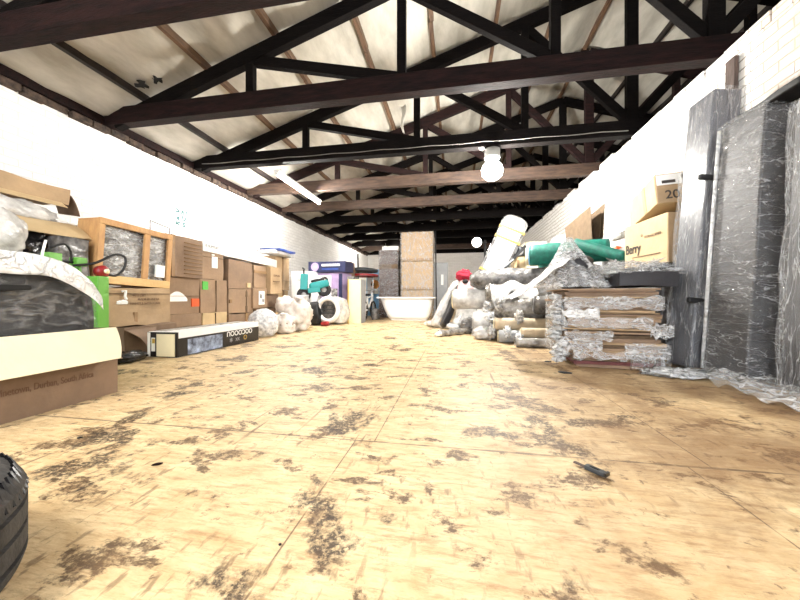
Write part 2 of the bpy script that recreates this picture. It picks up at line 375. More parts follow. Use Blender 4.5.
def FX(x, y, z, roll=0):    # text on a face that looks towards +X
    return Matrix.Translation((x, y, z)) @ Matrix.Rotation(R(90), 4, 'Z') @ Matrix.Rotation(R(90), 4, 'X') @ Matrix.Rotation(roll, 4, 'Z')
def FY(x, y, z, roll=0):    # text on a face that looks towards -Y
    return Matrix.Translation((x, y, z)) @ Matrix.Rotation(R(90), 4, 'X') @ Matrix.Rotation(roll, 4, 'Z')
def FNX(x, y, z, roll=0):   # text on a face that looks towards -X
    return Matrix.Translation((x, y, z)) @ Matrix.Rotation(R(-90), 4, 'Z') @ Matrix.Rotation(R(90), 4, 'X') @ Matrix.Rotation(roll, 4, 'Z')
# ================================================================ the building
XO = 9.7; RIDGE = 2.5
def T(x):                     # upper edge of the trusses' sloping chords
    return 3.12+.325*(x+4.2) if x <= RIDGE else 3.12+.325*(RIDGE+4.2)-.325*(x-RIDGE)
struct(MB().ab((XL-.25, YB, -.15), (XO+.25, YF+.25, 0)).build('floor', 'floor'))
struct(MB().ab((XL-.25, YB, 0), (XL, YF, WT)).build('wall_left', 'wall_l'))
w = MB().ab((XR, YB, 0), (XR+.25, YF, WT-.09))
y = YB; rr = random.Random(3)
while y < YF-.3:              # broken top course of bricks
    L = rr.uniform(.2, .26); hgt = rr.choice([.09, .09, .09, .06, .09, .015])
    w.ab((XR+rr.uniform(-.018, .004), y, WT-.095), (XR+.24, y+L-.012, WT-.09+hgt-.003)); y += L
struct(w.build('wall_right', 'wall_r'))
struct(MB().ab((XL-.25, YF, 0), (XO+.25, YF+.25, WT)).build('wall_far', 'wall_f'))
struct(MB().add([(XL-.25, YF+.02, WT), (XO+.25, YF+.02, WT), (XO+.25, YF+.02, T(XO)), (RIDGE, YF+.02, T(RIDGE)+.1), (XL-.25, YF+.02, T(XL)),
                 (XL-.25, YF+.2, WT), (XO+.25, YF+.2, WT), (XO+.25, YF+.2, T(XO)), (RIDGE, YF+.2, T(RIDGE)+.1), (XL-.25, YF+.2, T(XL))],
                [(0, 1, 2, 3, 4), (9, 8, 7, 6, 5), (0, 5, 6, 1), (1, 6, 7, 2), (2, 7, 8, 3), (3, 8, 9, 4), (4, 9, 5, 0)]).build('wall_gable', 'dark'))
struct(MB().ab((XO, YB, 0), (XO+.25, YF, WT)).build('wall_outer', 'dgrey'))
# unseen end behind the camera: piers beside an opening added for sky light
struct(MB().ab((XL-.25, YB-.25, 0), (XL+1.0, YB, WT)).ab((XR-.9, YB-.25, 0), (XO+.25, YB, WT)).ab((XL-.25, YB-.25, WT), (XO+.25, YB, WT+.5)).build('wall_back_opening', 'wall_f'))
# raw brick course and dark wall plate along the left wall top
mb = MB(); y = YB; rr = random.Random(5)
while y < YF-.3:
    L = rr.uniform(.21, .25); mb.box((XL+.005+rr.uniform(-.03, .03), y+L/2, WT-.035+rr.uniform(-.012, .012)), (.10, L-.015, .075), (0, 0, rr.uniform(-.06, .06))); y += L
struct(mb.build('trim_1', 'rawbrick', bevel=.006))
struct(MB().ab((XL-.10, YB, WT+.005), (XL+.085, YF, WT+.11)).ab((XL-.2, YB, WT+.11), (XL+.03, YF, WT+.20)).build('trim_2', 'dark2'))

# purlins
PX = [-4.02, -3.10, -2.17, -1.25, -.33, .60, 1.52, 2.40]
ords = ['lowest', 'second', 'third', 'fourth', 'fifth', 'sixth', 'seventh', 'highest']
for i, x in enumerate(PX):
    mb = MB(); z = T(x)+.035
    for a, b in ((YB, 4.4), (4.4, 9.3), (9.3, YF)):
        mb.bar((x, a, z), (x+.004*i, b-.01, z), .055, .085)
    o = mb.build('roof_purlin', 'purlin_d' if i == 0 else 'purlin', mw=(x, 3, z))
    tag(o, ords[i]+' brown purlin of the left roof slope, counted up from the left wall', 'roof purlin', 'roof purlins of the left slope')
for i, x in enumerate((3.45, 4.4, 5.3, 6.2, 7.1, 8.0)):
    o = MB().bar((x, YB, T(x)+.035), (x, YF, T(x)+.035), .055, .085).build('roof_purlin', 'purlin_d', mw=(x, 3, T(x)))
    tag(o, 'dark timber purlin on the slope beyond the right wall, %s out from the ridge' % ['first', 'second', 'third', 'fourth', 'fifth', 'sixth'][i], 'roof purlin', 'roof purlins beyond the right wall')
# insulation blanket: sags between purlins, wrinkled
def ceiling(x0, x1, nm, nx, ny):
    def fn(u, v):
        x = x0+(x1-x0)*u; y = YB+(YF-YB)*v
        ph = ((x+4.02)/.922) % 1.0 if x < RIDGE else ((x-3.45)/.93) % 1.0
        sag = -.045*math.sin(PI*ph)**2
        wr = .022*noise.noise(Vector((x*5, y*1.1, 0)))+.035*noise.noise(Vector((x*1.7, y*2.6, 4)))+.03*abs(noise.noise(Vector((x*4+y*2.2, y*3, 9))))
        return (x, y, T(x)+.105+sag+wr-.05*max(0, noise.noise(Vector((x*6, y*.55, 2)))-.12))
    return fn
struct(MB().sheet(ceiling(XL-.25, RIDGE, '', 0, 0), 96, 150, .03).build('ceiling', 'insul', smooth=True))
struct(MB().sheet(ceiling(RIDGE, XO+.25, '', 0, 0), 70, 90, .03).build('ceiling_beyond', 'insul', smooth=True))
# two torn holes in the blanket
for px, py, s in ((142, 84, .07), (157, 79, .06)):
    # point on the roof plane through that pixel
    u = (px-400)/F; v = (297-py)/F; dx = u*CA-SA; dy = u*SA+CA
    t = (3.12+.325*4.2+.02-CH)/(v-.325*dx); p = Vector((dx*t, dy*t, CH+v*t))
    mb = MB(); pts = [(s*(1+.5*math.sin(3*a+px))*math.cos(a)*.8, s*(.8+.5*math.cos(5*a))*math.sin(a)) for a in [2*PI*k/18 for k in range(18)]]
    top = [(q[0], q[1], .325*q[0]) for q in pts]; bot = [(q[0], q[1], .325*q[0]-.008) for q in pts]
    mb.add(top+bot, [tuple(range(18)), tuple(range(18, 36))[::-1]]+[(k, (k+1) % 18, 18+(k+1) % 18, 18+k) for k in range(18)])
    o = mb.build('torn_patch', 'blkgap'); o.location = p+Vector((0, 0, -.005))
    tag(o, 'small black tear in the roof insulation, %s of the pair' % ('left' if px < 150 else 'right'), 'tear')
# hanging torn flap of insulation
p = at(402, 140, Y=5.35); q = at(402, 112, Y=5.35)
p = at(403, 106, Y=5.25)
mb = MB().sheet(lambda u, v: (.10*(u-.5)*(1-v*.85)+.02*math.sin(v*7), .03*math.sin(u*5+v*3), -v*.45), 6, 12, .003)
o = mb.build('insulation_scrap', 'insul', smooth=True); o.location = p; tag(o, 'torn strip of pale insulation hanging down behind the second beam', 'insulation scrap')

# trusses
NODES = [-2.5, -.6, 1.04, 2.5]
def make_truss(label, mk, mk2, name='roof_truss'):
    t = thing(name, label, 'roof truss', (0, 0, 0), group='timber roof trusses across the hall')
    W = .10
    def part(nm, a, b, w, h, mat_): MB().bar(a, b, w, h, m=None).build(nm, mat_, t, bevel=.006)
    part('bottom_chord', (XL-.15, 0, WT+.11), (XO+.1, 0, WT+.11), W+.04, .22, mk2)
    for sgn in (-1, 1):
        ex = XL+.2 if sgn < 0 else XO-.2
        a = Vector((ex, 0, T(ex)-.09)); b = Vector((RIDGE, 0, T(RIDGE)-.09)); part('top_chord', a, b, W, .17, mk)
    xs = NODES; full = xs+[2*RIDGE-x for x in xs[:-1]][::-1]
    for x in full:
        part('king_post' if x == RIDGE else 'post', (x, -.005, WT+.1), (x, -.005, T(x)-.06), .15 if x == RIDGE else .10, W-.015, mk)
    for i in range(3):
        for sg in (1, -1):
            x0, x1 = xs[i], xs[i+1]
            if sg < 0: x0, x1 = 2*RIDGE-x0, 2*RIDGE-x1
            part('diagonal_brace', (x0, .008, T(x0)-.13), (x1, .008, WT+.2), W-.02, .12, mk)
    return t
TL = ['oxblood timber roof truss nearest the camera, cropped by the top edge',
      'dark timber roof truss, second from the camera, with the longest whole beam in view',
      'dark timber roof truss carrying the grey cable and the bright round bulb',
      'bare brown timber roof truss just behind the lit strip light',
      'dull brown timber roof truss next behind the bare brown one',
      'dark timber roof truss, sixth from the camera', 'dark timber roof truss, seventh from the camera',
      'dark timber roof truss, eighth from the camera', 'dark timber roof truss, ninth from the camera',
      'brown timber roof truss, farthest one, against the far wall']
mt = {0: ('dark', 'dark2'), 1: ('dark', 'dark2'), 2: ('dark', 'dark'), 3: ('dark2', 'brown'), 4: ('dark', 'brown'), 9: ('dark', 'brown')}
for k in range(10):
    t = make_truss(TL[k], *mt.get(k, ('dark', 'dark'))); t.location = (0, 2.13+1.485*k+(.13 if k == 0 else 0), 0)
YT = [2.13+1.485*k for k in range(10)]

# cable along the third truss
c = MB(); pts = []
for i in range(60):
    x = XL+.3+i*(XR-XL-.4)/59; pts.append((x, YT[2]-.125, WT+.05-.012*abs(math.sin(i*.45))))
c.tube(pts, .006, 6)
tag(c.build('electric_cable', 'cable', smooth=True, mw=(-1, YT[2]-.125, WT)), 'thin grey cable clipped along the beam that carries the bulb', 'cable')
# bulb
b = at(492, 150, Y=YT[2]-.07)
t = thing('pendant_bulb', 'big round lit bulb in a white holder under the third beam', 'light bulb', (b.x+.01, YT[2]-.0, WT-.03))
MB().lathe([(0, 0), (.115, 0), (.118, -.03), (.118, -.13), (.10, -.16), (.06, -.17), (0, -.17)], 28).build('lamp_holder', 'holder', t, smooth=False)
MB().lathe([(0, -.165), (.06, -.17), (.08, -.19), (.135, -.245), (.16, -.32), (.148, -.39), (.09, -.45), (0, -.47)], 28).build('bulb', 'bulb', t, smooth=True)
MB().tube([(-.22, -.02, .13), (-.22, -.03, .05), (-.17, -.03, .0), (-.11, -.03, .01)], .009, 8).build('conduit', 'white', t, smooth=True)
MB().blob((-.155, -.03, .03), (.035, .03, .035), 0, flat=False, nu=12, nv=8).build('junction_knob', 'white', t, smooth=True)
# strip light along the hall, hung under the beams
def strip(name, label, x, y0, y1, z):
    t = thing(name, label, 'strip light', (x, (y0+y1)/2, z)); L = (y1-y0)/2
    MB().ab((-.05, -L, .03), (.05, L, .075)).build('housing', 'white', t, bevel=.006)
    MB().tube([(0, -L+.03, 0), (0, L-.03, 0)], .028, 12).build('lit_tube', 'tube', t, smooth=True)
    for s in (-1, 1): MB().ab((-.03, s*L-s*.03, -.03), (.03, s*L, .04)).build('end_cap', 'white', t)
    for s in (-1, 1): MB().tube([(0, s*L*.85, .07), (0, s*L*.85, WT-z+.02)], .006, 6).build('hanger', 'metal', t)
strip('strip_light', 'glaring lit strip light hung along the left side of the hall', -3.08, 5.15, 6.95, WT-.14)
strip('strip_light', 'added strip light behind the camera, unseen fill light for the hall', -1.6, -2.0, -.2, WT+.0)  # unseen tube added behind the camera to brighten the near hall
p = at(388, 244, Y=YT[8]); strip('strip_light', 'small far lit strip light near the far wall, left of the tall cartons', p.x, YT[8]-.6, YT[8]+.6, 2.72)
# ================================================================ things along the left wall
cs = [0]
def carton(label, xf, y0, y1, z0, z1, depth=.5, rz=0, m='card', group=None, feats=(), amp=.010, side=1, name='cardboard_carton'):
    """closed carton whose visible long face lies at X = xf; side = +1 looks to +X, -1 looks to -X"""
    sy = y1-y0; h = z1-z0; cs[0] += 1
    t = thing(name, label, 'box', (xf-side*depth/2, (y0+y1)/2, z0), rz, group)
    MB().soft((0, 0, h/2), (depth, sy, h), 7, amp, 4, cs[0]).build('carton_body', m, t, bevel=.004)
    x = side*(depth/2+.004)
    for f in feats:
        k = f[0]
        if k == 'vtape': MB().soft((side*(depth/2), f[1], h/2), (.022, .05, h*.985), 5, .006, 4, 3).build('tape', 'tape', t)
        if k == 'htape': MB().soft((side*(depth/2), 0, f[1]), (.022, sy*.985, .05), 5, .006, 4, 3).build('tape', f[2] if len(f) > 2 else 'tape', t)
        if k == 'label': MB().ab((x-.012, f[1]-f[3]/2, f[2]-f[4]/2), (x+side*.010, f[1]+f[3]/2, f[2]+f[4]/2)).build('sticker', f[5], t)
        if k == 'seam': MB().ab((x-.012, -sy*.48, f[1]-.003), (x+side*.0085, sy*.48, f[1]+.003)).build('flap_seam', 'carddk', t)
        if k == 'vseam': MB().ab((x-.012, f[1]-.003, h*.02), (x+side*.0085, f[1]+.003, h*.98)).build('flap_seam', 'carddk', t)
        if k == 'text': text(f[1], f[2], f[5] if len(f) > 5 else 'browni', t, (FX if side > 0 else FNX)(x+side*.0095, f[3], f[4]))
        if k == 'ribs':
            for q in range(9): MB().tube([(x+side*.006, -sy*.05+q*.0, h*(.1+.095*q)), (x+side*.008, sy*.47, h*(.1+.095*q))], .007, 6).build('strap_rib', 'tape', t, smooth=True)
    return t
GL = 'cartons stacked along the left wall'
X = -3.6
# bottom row
carton('brown carton in the bottom row under the carton with the half-round white label', X, 3.30, 4.06, 0, .37, m='card', group=GL, feats=(('seam', .2),))
carton('yellowish carton in the bottom row under the carton with a green sticker', X, 4.08, 4.58, 0, .365, m='card4', group=GL, feats=(('vseam', 0),))
carton('dull dented carton in the bottom row, under the carton with dark tape stripes', X, 4.62, 5.30, 0, .325, m='card3', group=GL, feats=(('vtape', .1),), amp=.03)
carton('small dull carton at the floor behind the grey-flecked sack', X, 5.34, 6.0, 0, .39, m='card3', group=GL)
# middle row
t = carton('carton with a half-round white label and an orange-red sticker', X, 3.34, 4.02, .372, .86, m='card', group=GL, feats=(('seam', .24), ('label', .26, .15, .13, .11, 'orange')))
mb = MB(); prof = [(0, -.14, .17)]+[(0, -.14+.28*(k/10), .17+.13*math.sin(PI*(.18+.82*min(1, k/10*.9)))) for k in range(11)]+[(0, .14, .17)]
n_ = len(prof); mb.add([(.253, p[1]-.02, p[2]) for p in prof]+[(.262, p[1]-.02, p[2]) for p in prof], [tuple(range(n_))[::-1], tuple(range(n_, 2*n_))]+[(k, (k+1) % n_, n_+(k+1) % n_, n_+k) for k in range(n_)])
mb.build('half_round_label', 'paper', t)
carton('tall-faced carton with a square green sticker', X, 4.04, 4.58, .367, .86, m='card', group=GL, feats=(('label', -.19, .40, .10, .12, 'greenl'), ('vseam', .03)))
carton('carton with two dark tape stripes, second row', X, 4.62, 5.26, .33, .735, m='card', group=GL, feats=(('label', .12, .32, .035, .10, 'carddk'), ('label', .12, .06, .035, .11, 'carddk'), ('vseam', .12), ('label', -.28, .2, .05, .06, 'tape')))
carton('carton with a torn white paper label and black print', X+.04, 5.20, 5.62, .395, .76, m='card', group=GL, feats=(('label', .03, .19, .17, .25, 'paper'), ('label', .0, .22, .05, .08, 'ink'), ('label', .07, .14, .06, .05, 'ink')))
# upper row
carton('carton with rows of ribbed strapping on its face, left end of the top row', X+.05, 3.44, 4.02, .863, 1.40, m='card3', group=GL, feats=(('ribs',), ('vtape', -.2)))
carton('top-row carton with a plain square white label', X, 4.05, 4.50, .863, 1.268, m='card', group=GL, feats=(('label', .03, .26, .11, .17, 'paper'), ('label', .0, .37, .05, .02, 'paper'), ('seam', .33)))
carton('large plain top-row carton with a small tan corner sticker', X, 4.60, 5.24, .738, 1.21, m='card3', group=GL, feats=(('label', .2, .07, .10, .08, 'card4'),), rz=.03)
carton('square top-row carton with a horizontal tape band', X, 5.28, 5.66, .765, 1.185, m='card', group=GL, feats=(('htape', .30),))
carton('narrow top-row carton with faint print, right of the taped one', X+.08, 5.68, 6.08, .66, 1.19, m='card2', group=GL, feats=(('text', 'SUPPLIES', .06, .0, .36), ('label', 0, .25, .22, .012, 'browni')))
carton('crumpled carton low behind the narrow printed one', X, 5.66, 6.1, .395, .655, m='card3', group=GL, amp=.02)
carton('tall narrow carton standing at the right end of the stack', X-.08, 6.12, 6.68, .75, 1.46, depth=.45, m='card2', group=GL, feats=(('vtape', .0), ('seam', .2)))
carton('pale carton under the tall narrow one', X-.15, 6.15, 6.75, 0, .745, depth=.5, m='card4', group=GL, feats=(('seam', .4), ('vtape', .1)))
# long white carton on the top
t = thing('long_white_carton', 'long thin white carton lying on top of the brown cartons', 'box', (-3.74, 5.05, 1.243), 0, rot=(R(-1.9), 0, 0))
MB().soft((0, 0, .07), (.30, 1.95, .15), 8, .008, 3, 4).build('carton_body', 'white', t, bevel=.004)
text('IS SUPPLIED', .055, 'grey', t, FX(.158, -.80, .08)); text('FRAGILE', .05, 'grey', t, FX(.158, .1, .06))
# blue and white pack
t = thing('flat_pack', 'flat blue and white plastic pack on the right end of the carton stack', 'packet', (-3.66, 6.12, 1.465), .05)
MB().soft((0, 0, .035), (.36, .86, .06), 8, .03, 4, 9).build('pack_body', 'whitewrap', t, smooth=True)
MB().soft((.02, .03, .085), (.40, .70, .045), 8, .03, 4, 12).build('blue_sleeve', 'blue', t, smooth=True)
# white wad between stack and sacks
tag(MB().blob((0, 0, 0), (.17, .20, .19), .2, 3, 4).build('plastic_sack', 'bag', smooth=True, mw=(0, 0, 0)), 'small white sack leaning on the stack below the torn paper label', 'sack').location = (-3.30, 5.82, .28)
tag(MB().soft((0, 0, .135), (.30, .46, .27), 6, .02, 3, 41).build('foam_block', 'whitewrap', smooth=True), 'white wrapped block hidden under the small sack', 'block').location = (-3.30, 5.82, 0)
tag(MB().soft((0, 0, .12), (.22, .30, .24), 6, .02, 3, 44).build('white_packet', 'whitewrap', smooth=True), 'white packet on the pale carton at the right end of the stack', 'packet').location = (-3.62, 6.5, .55)
bpy.data.objects['white_packet'].location = (-3.2, 6.35, .40); 
tag(MB().soft((0, 0, .2), (.28, .34, .40), 6, .015, 3, 47).build('small_carton', 'card4'), 'small pale carton with the white packet on it', 'box').location = (-3.2, 6.35, 0)

# crate of pine with wrapped goods
def local_box_thing(): pass
cp = (-3.52, 2.92, .722)
t = thing('wooden_crate', 'open pine crate with film-wrapped goods, second stack from the left', 'crate', cp, R(-4), rot=(R(-3), R(1), R(-4)))
W_, H_, D_ = .76, .64, .30
def cb(nm, a, b, m='wood'): MB().ab(a, b).build(nm, m, t, bevel=.004)
cb('rail', (D_/2-.03, -W_/2, 0), (D_/2, W_/2, .085), 'woodl'); cb('rail', (D_/2-.03, -W_/2, H_-.06), (D_/2, W_/2, H_))
cb('stile', (D_/2-.03, -W_/2, .086), (D_/2, -W_/2+.05, H_-.061)); cb('stile', (D_/2-.03, W_/2-.05, .086), (D_/2, W_/2, H_-.061)); cb('stile', (D_/2-.035, .06, .086), (D_/2-.004, .12, H_-.061))
cb('base_board', (-D_/2, -W_/2+.002, 0), (D_/2-.031, W_/2-.002, .02)); cb('top_board', (-D_/2, -W_/2+.002, H_-.02), (D_/2-.031, W_/2-.002, H_-.002))
cb('end_board', (-D_/2, -W_/2, .021), (D_/2-.031, -W_/2+.02, H_-.021)); cb('end_board', (-D_/2, W_/2-.02, .021), (D_/2-.031, W_/2, H_-.021)); cb('back_board', (-D_/2, -W_/2+.021, .021), (-D_/2+.015, W_/2-.021, H_-.021))
MB().soft((-.01, 0, .31), (.2, .68, .55), 8, .012, 4, 5).build('wrapped_goods', 'greywrap', t)
MB().soft((.085, 0, .315), (.035, .70, .56), 14, .02, 7, 8).build('wrap_film', 'film_m', t, smooth=True)
MB().ab((D_/2-.02, .20, .12), (D_/2+.006, .30, .26)).build('paper_tag', 'paper', t)
# battered carton beneath the crate
t = carton('battered carton with torn white tape and dark print, beneath the pine crate', -3.33, 2.58, 3.27, .305, .698, depth=.42, m='card2', rz=R(-2), amp=.035,
           feats=(('text', 'MADE IN INDIA', .035, .08, .27), ('text', 'HANDLE WITH CARE', .035, .05, .225), ('text', 'KEEP DRY', .03, -.02, .31), ('label', -.06, .07, .035, .13, 'tape'), ('seam', .33)))
MB().tube([(.222, -.20, .35), (.232, -.17, .36), (.230, -.175, .30), (.228, -.16, .27)], .012, 6).build('torn_tape', 'paper', t)
MB().blob((.215, -.19, .22), (.012, .055, .025), .5, 3, 4, nu=14, nv=8).build('torn_tape', 'paper', t)
# low crushed carton and bag
t = thing('crushed_carton', 'crushed open carton on the floor below the battered one', 'box', (-3.42, 2.93, 0), .04)
MB().soft((0, 0, .152), (.44, .60, .30), 7, .03, 3, 21).build('carton_body', 'card3', t)
MB().sheet(lambda u, v: (.22+.16*v, -.30+.34*u*(1-v*.6), .27-.17*v*(.4+u)), 6, 6, .005).build('flap', 'card3', t)
MB().sheet(lambda u, v: (.225+.06*v, -.02+.3*u, .12-.05*v+.02*math.sin(u*5)), 6, 6, .005).build('flap', 'card', t)
tag(MB().blob((0, 0, 0), (.10, .17, .055), .3, 3, 8).build('plastic_wrap', 'bagblk', smooth=True), 'dark shiny plastic crumpled on the floor beside the crushed carton', 'plastic').location = (-2.98, 2.48, 0)
# wire handle
p = at(178, 237, X=-3.66)
q = thing('wire_bracket', 'thin dark wire bracket standing on the ribbed carton against the wall', 'bracket', (-3.72, 3.55, 1.408))
MB().tube([(0, -.17, 0), (0, -.17, .14), (0, .10, .10), (0, .10, .0)], .006, 6).build('wire', 'blackm', q)

# teal marks on wall
i = 0
marks = ['V', 'B', 'R', 'LV', 'C', 'S']
t = thing('wall_marking', 'two columns of small teal hand-painted marks on the left wall', 'marking', (XL+.001, *[at(181, 217, X=XL)[k] for k in (1, 2)]))
for cpx in (178, 184):
    for cpy in (211, 217, 223):
        p = at(cpx, cpy+(cpx-178)*.3, X=XL); p = (0, p.y-t.location.y, p.z-t.location.z)
        text(marks[i], .11, 'tealink', t, FX(.0015, p[1], p[2], R(170 if i % 2 else 80)), 'mark', .001, 1.0, .05); i += 1

# long black printed box
L_, W_, H_ = 1.34, .33, .255
t = thing('long_printed_box', 'long black printed box with white top edge lying on the floor', 'box', (-2.70-W_/2+.0, 2.73+L_/2, 0), R(.6))
x0, x1, y0, y1 = -W_/2, W_/2, -L_/2, L_/2
MB().soft((0, 0, H_/2), (W_, L_, H_), 6, .004, 3, 2).build('carton_body', 'white', t, bevel=.004)
MB().ab((x1-.01, y0+.004, .004), (x1+.006, y1-.004, H_*.74)).build('black_side_print', 'black', t)
MB().ab((x1, y0+.12, .012), (x1+.0075, y0+.62, H_*.66)).build('picture_print', 'art', t)
MB().ab((x0+.01, y0+.05, H_-.004), (x0+.16, y1-.02, H_+.004)).build('picture_print', 'art2', t)
MB().ab((x0-.004, y0-.006, .004), (x1+.004, y0+.01, H_-.004)).build('black_end_print', 'black', t)
MB().ab((x0+.0, y0-.010, .008), (x0+.03, y0+.01, H_-.008)).build('white_edge_strip', 'paper', t)
MB().ab((x0+.045, y0-.010, .06), (x0+.085, y0+.01, H_-.06)).build('paper_label', 'paper', t)
MB().ab((x0+.055, y0-.012, .14), (x0+.085, y0+.01, H_-.07)).build('yellow_mark', 'yellow', t)
MB().ab((x0+.105, y0-.012, .012), (x1-.02, y0+.01, H_-.022)).build('pale_end_label', 'cardin', t)
text('OOCOOOU', .085, 'paper', t, FX(x1+.0075, .27, .155, PI), sx=1.05)
text('XX', .055, 'grey', t, FX(x1+.0075, .22, .07)); text('*', .12, 'grey', t, FX(x1+.0075, .10, .05)); text('O', .085, 'yellow', t, FX(x1+.0075, .37, .075))

# sacks on the floor beyond it
def sack(label, x, y, r, m, seed, amp=.14, pinch=.3, tie=True, z=0):
    t = thing('plastic_sack', label, 'sack', (x, y, z))
    MB().blob((0, 0, 0), r, amp, 2.6, seed, pinch=pinch, nu=36, nv=24).build('sack_body', m, t, smooth=True)
    if tie: MB().blob((r[0]*.1, -r[1]*.2, r[2]*1.72), (r[0]*.28, r[1]*.28, r[2]*.14), .5, 4, seed, flat=False, nu=16, nv=10).build('tied_neck', m, t, smooth=True)
    return t
sack('grey-flecked white sack at the end of the long black box', -2.88, 4.46, (.22, .22, .235), 'bagpat', 3, .08, .1, False)
t = sack('white sack with a brown band between the flecked sack and the tall one', -2.80, 4.92, (.18, .20, .18), 'bag', 5, .25)
MB().lathe([(.168, .10), (.178, .14), (.168, .18)], 30, m=None).build('brown_band', 'card3', t, smooth=True)
sack('tall bulging white sack with dark smudges, rightmost of the floor sacks', -2.78, 5.38, (.22, .25, .33), 'bag', 7, .26, .5)

# dark workbench with goods, upper left
t = thing('workbench', 'dark workbench at the left wall holding the open carton', 'table', (-4.0, 1.75, 0))
MB().ab((-.62, -.95, .80), (.62, .45, .868)).build('bench_top', 'postw', t, bevel=.005)
for sx in (-.55, .55):
    for sy in (-.88, .38): MB().ab((sx-.04, sy-.04, 0), (sx+.04, sy+.04, .80)).build('leg', 'dark', t, bevel=.005)
MB().ab((.50, -.84, .66), (.54, .34, .80)).build('apron', 'dark', t)
# open carton on the bench
t = thing('open_carton', 'open brown carton with spread flaps on the bench, upper left', 'box', (-4.08, 1.95, .869), R(-2))
A, B, Hh = .35, .58, .43
for nm, a, b in (('carton_wall', (A-.006, -B, 0), (A, B, Hh)), ('carton_wall', (-A, -B, 0), (-A+.006, B, Hh)), ('carton_wall', (-A, B-.006, 0), (A, B, Hh)), ('carton_wall', (-A, -B, 0), (A, -B+.006, Hh)), ('carton_base', (-A, -B, 0), (A, B, .006))):
    MB().ab(a, b).build(nm, 'card2', t)
MB().sheet(lambda u, v: (A+.01+.22*v, -B+2*B*u+.05*v*(u*2-1), Hh+.01-.03*v-.12*v*v+.01*math.sin(u*6)), 16, 8, .005).build('front_flap', 'card4', t)
MB().sheet(lambda u, v: (-A+.10*v, -B+2*B*u, Hh+.33*v), 10, 6, .005).build('back_flap', 'card2', t)
MB().sheet(lambda u, v: (-A+.08+2*(A-.1)*u, B+.20*v, Hh+.10*v-.06*v*u), 8, 6, .005).build('end_flap', 'card3', t)
# upper long carton piece across it
t = thing('folded_carton', 'long folded tan carton lying tilted across the open carton, upper left', 'box', (-4.05, 2.02, 1.475), 0, rot=(R(-1), R(4), R(-2)))
MB().soft((0, 0, .15), (.34, 1.22, .16), 8, .02, 3, 31).build('carton_body', 'card2', t, bevel=.004)
MB().sheet(lambda u, v: (-.15+.3*u, .61+.12*v, .22-.20*v*v-.03*u), 8, 8, .006).build('hanging_end_flap', 'card3', t)
MB().sheet(lambda u, v: (.17+.09*v, -.6+1.15*u, .08-.05*v), 12, 5, .006).build('lower_flap', 'card4', t)
tag(MB().blob((0, 0, 0), (.13, .36, .11), .35, 4, 6).build('crumpled_paper', 'whitewrap', smooth=True), 'white crumpled paper stuffed in the open carton', 'paper').location = (-3.80, 2.10, 1.26)
# white bag, blue thing, black bag on the bench
p = at(8, 230, X=-3.30)
sack('white plastic bag bulging over the bench at the left edge', -3.40, 1.86, (.10, .17, .19), 'whitewrap', 9, .14, .0, False, z=.93)
bpy.data.objects['plastic_sack'].location = bpy.data.objects['plastic_sack'].location
tag(MB().soft((0, 0, .03), (.30, .32, .06), 6, .006, 3, 2).build('blue_folder', 'blue', bevel=.004), 'blue flat pack under the white bag on the bench', 'packet').location = (-3.54, 1.90, .869)
t = thing('bin_bag', 'shiny black bin bag on the bench below the carton flap', 'bag', (-3.60, 2.14, .869))
MB().blob((0, 0, 0), (.11, .18, .155), .3, 3, 12, nu=44, nv=30).build('bag_body', 'bagblk', t, smooth=True)
# grey wrapped bundle behind green trolley
tag(MB().soft((0, 0, .57), (.22, .24, 1.13), 9, .03, 3, 17).build('wrapped_bundle', 'greywrap', smooth=True), 'grey film-wrapped upright bundle behind the lime green frame', 'bundle').location = (-3.53, 2.37, 0)

# lime green trolley with gauge and hose
t = thing('green_machine_frame', 'lime green machine frame with a red knob and black hose', 'machine', (-2.93, 2.06, 0), R(4))
def gb(nm, a, b, m='green', bev=.006): return MB().ab(a, b).build(nm, m, t, bevel=bev)
gb('body_panel', (-.10, .08, .0), (.08, .17, .77)); gb('body_panel', (-.14, -.42, .0), (.04, .078, .70))
gb('upright', (-.12, .05, .70), (-.06, .075, .90)); gb('upright', (-.12, -.15, .70), (-.06, -.11, .90)); gb('lug', (-.125, -.16, .87), (-.05, -.07, .935)); gb('lug', (-.125, .03, .85), (-.05, .11, .92))
MB().tube([(-.09, -.12, .885), (-.09, .06, .875)], .010, 10).build('crossbar', 'blackm', t, smooth=True)
MB().tube([(-.09, -.12, .83), (-.09, .06, .82)], .010, 10).build('crossbar', 'blackm', t, smooth=True)
k = MB().lathe([(0, -.03), (.045, -.03), (.05, 0), (.05, .02), (.035, .035), (0, .04)], 24, (.02, .16, .815), 'x').build('gauge', 'red', t, smooth=True)
MB().lathe([(0, .035), (.018, .04), (.02, .055), (0, .06)], 16, (.02, .16, .815), 'x').build('gauge_face', 'cardin', k, smooth=True)
def cr(P, n=8):
    P = [Vector(p) for p in P]; out = []
    for i in range(len(P)-1):
        p0, p1, p2, p3 = P[max(i-1, 0)], P[i], P[i+1], P[min(i+2, len(P)-1)]
        for k in range(n):
            s = k/n; out.append(.5*((2*p1)+(p2-p0)*s+(2*p0-5*p1+4*p2-p3)*s*s+(3*p1-p0-3*p2+p3)*s**3))
    return out+[P[-1]]
MB().tube(cr([(-.05, .0, .85), (.0, .12, .88), (.03, .26, .965), (.04, .345, .955), (.04, .34, .86), (.03, .28, .79), (.03, .2, .79)]), .010, 8).build('hose', 'blackm', t, smooth=True)
MB().tube(cr([(-.09, .02, .87), (-.07, .0, .96), (-.05, -.06, 1.01), (-.08, -.13, .97)]), .008, 8).build('hose', 'blackm', t, smooth=True)
MB().tube(cr([(-.05, -.22, .70), (-.05, -.20, .90), (-.06, -.17, 1.02)]), .008, 8).build('hose', 'white', t, smooth=True)

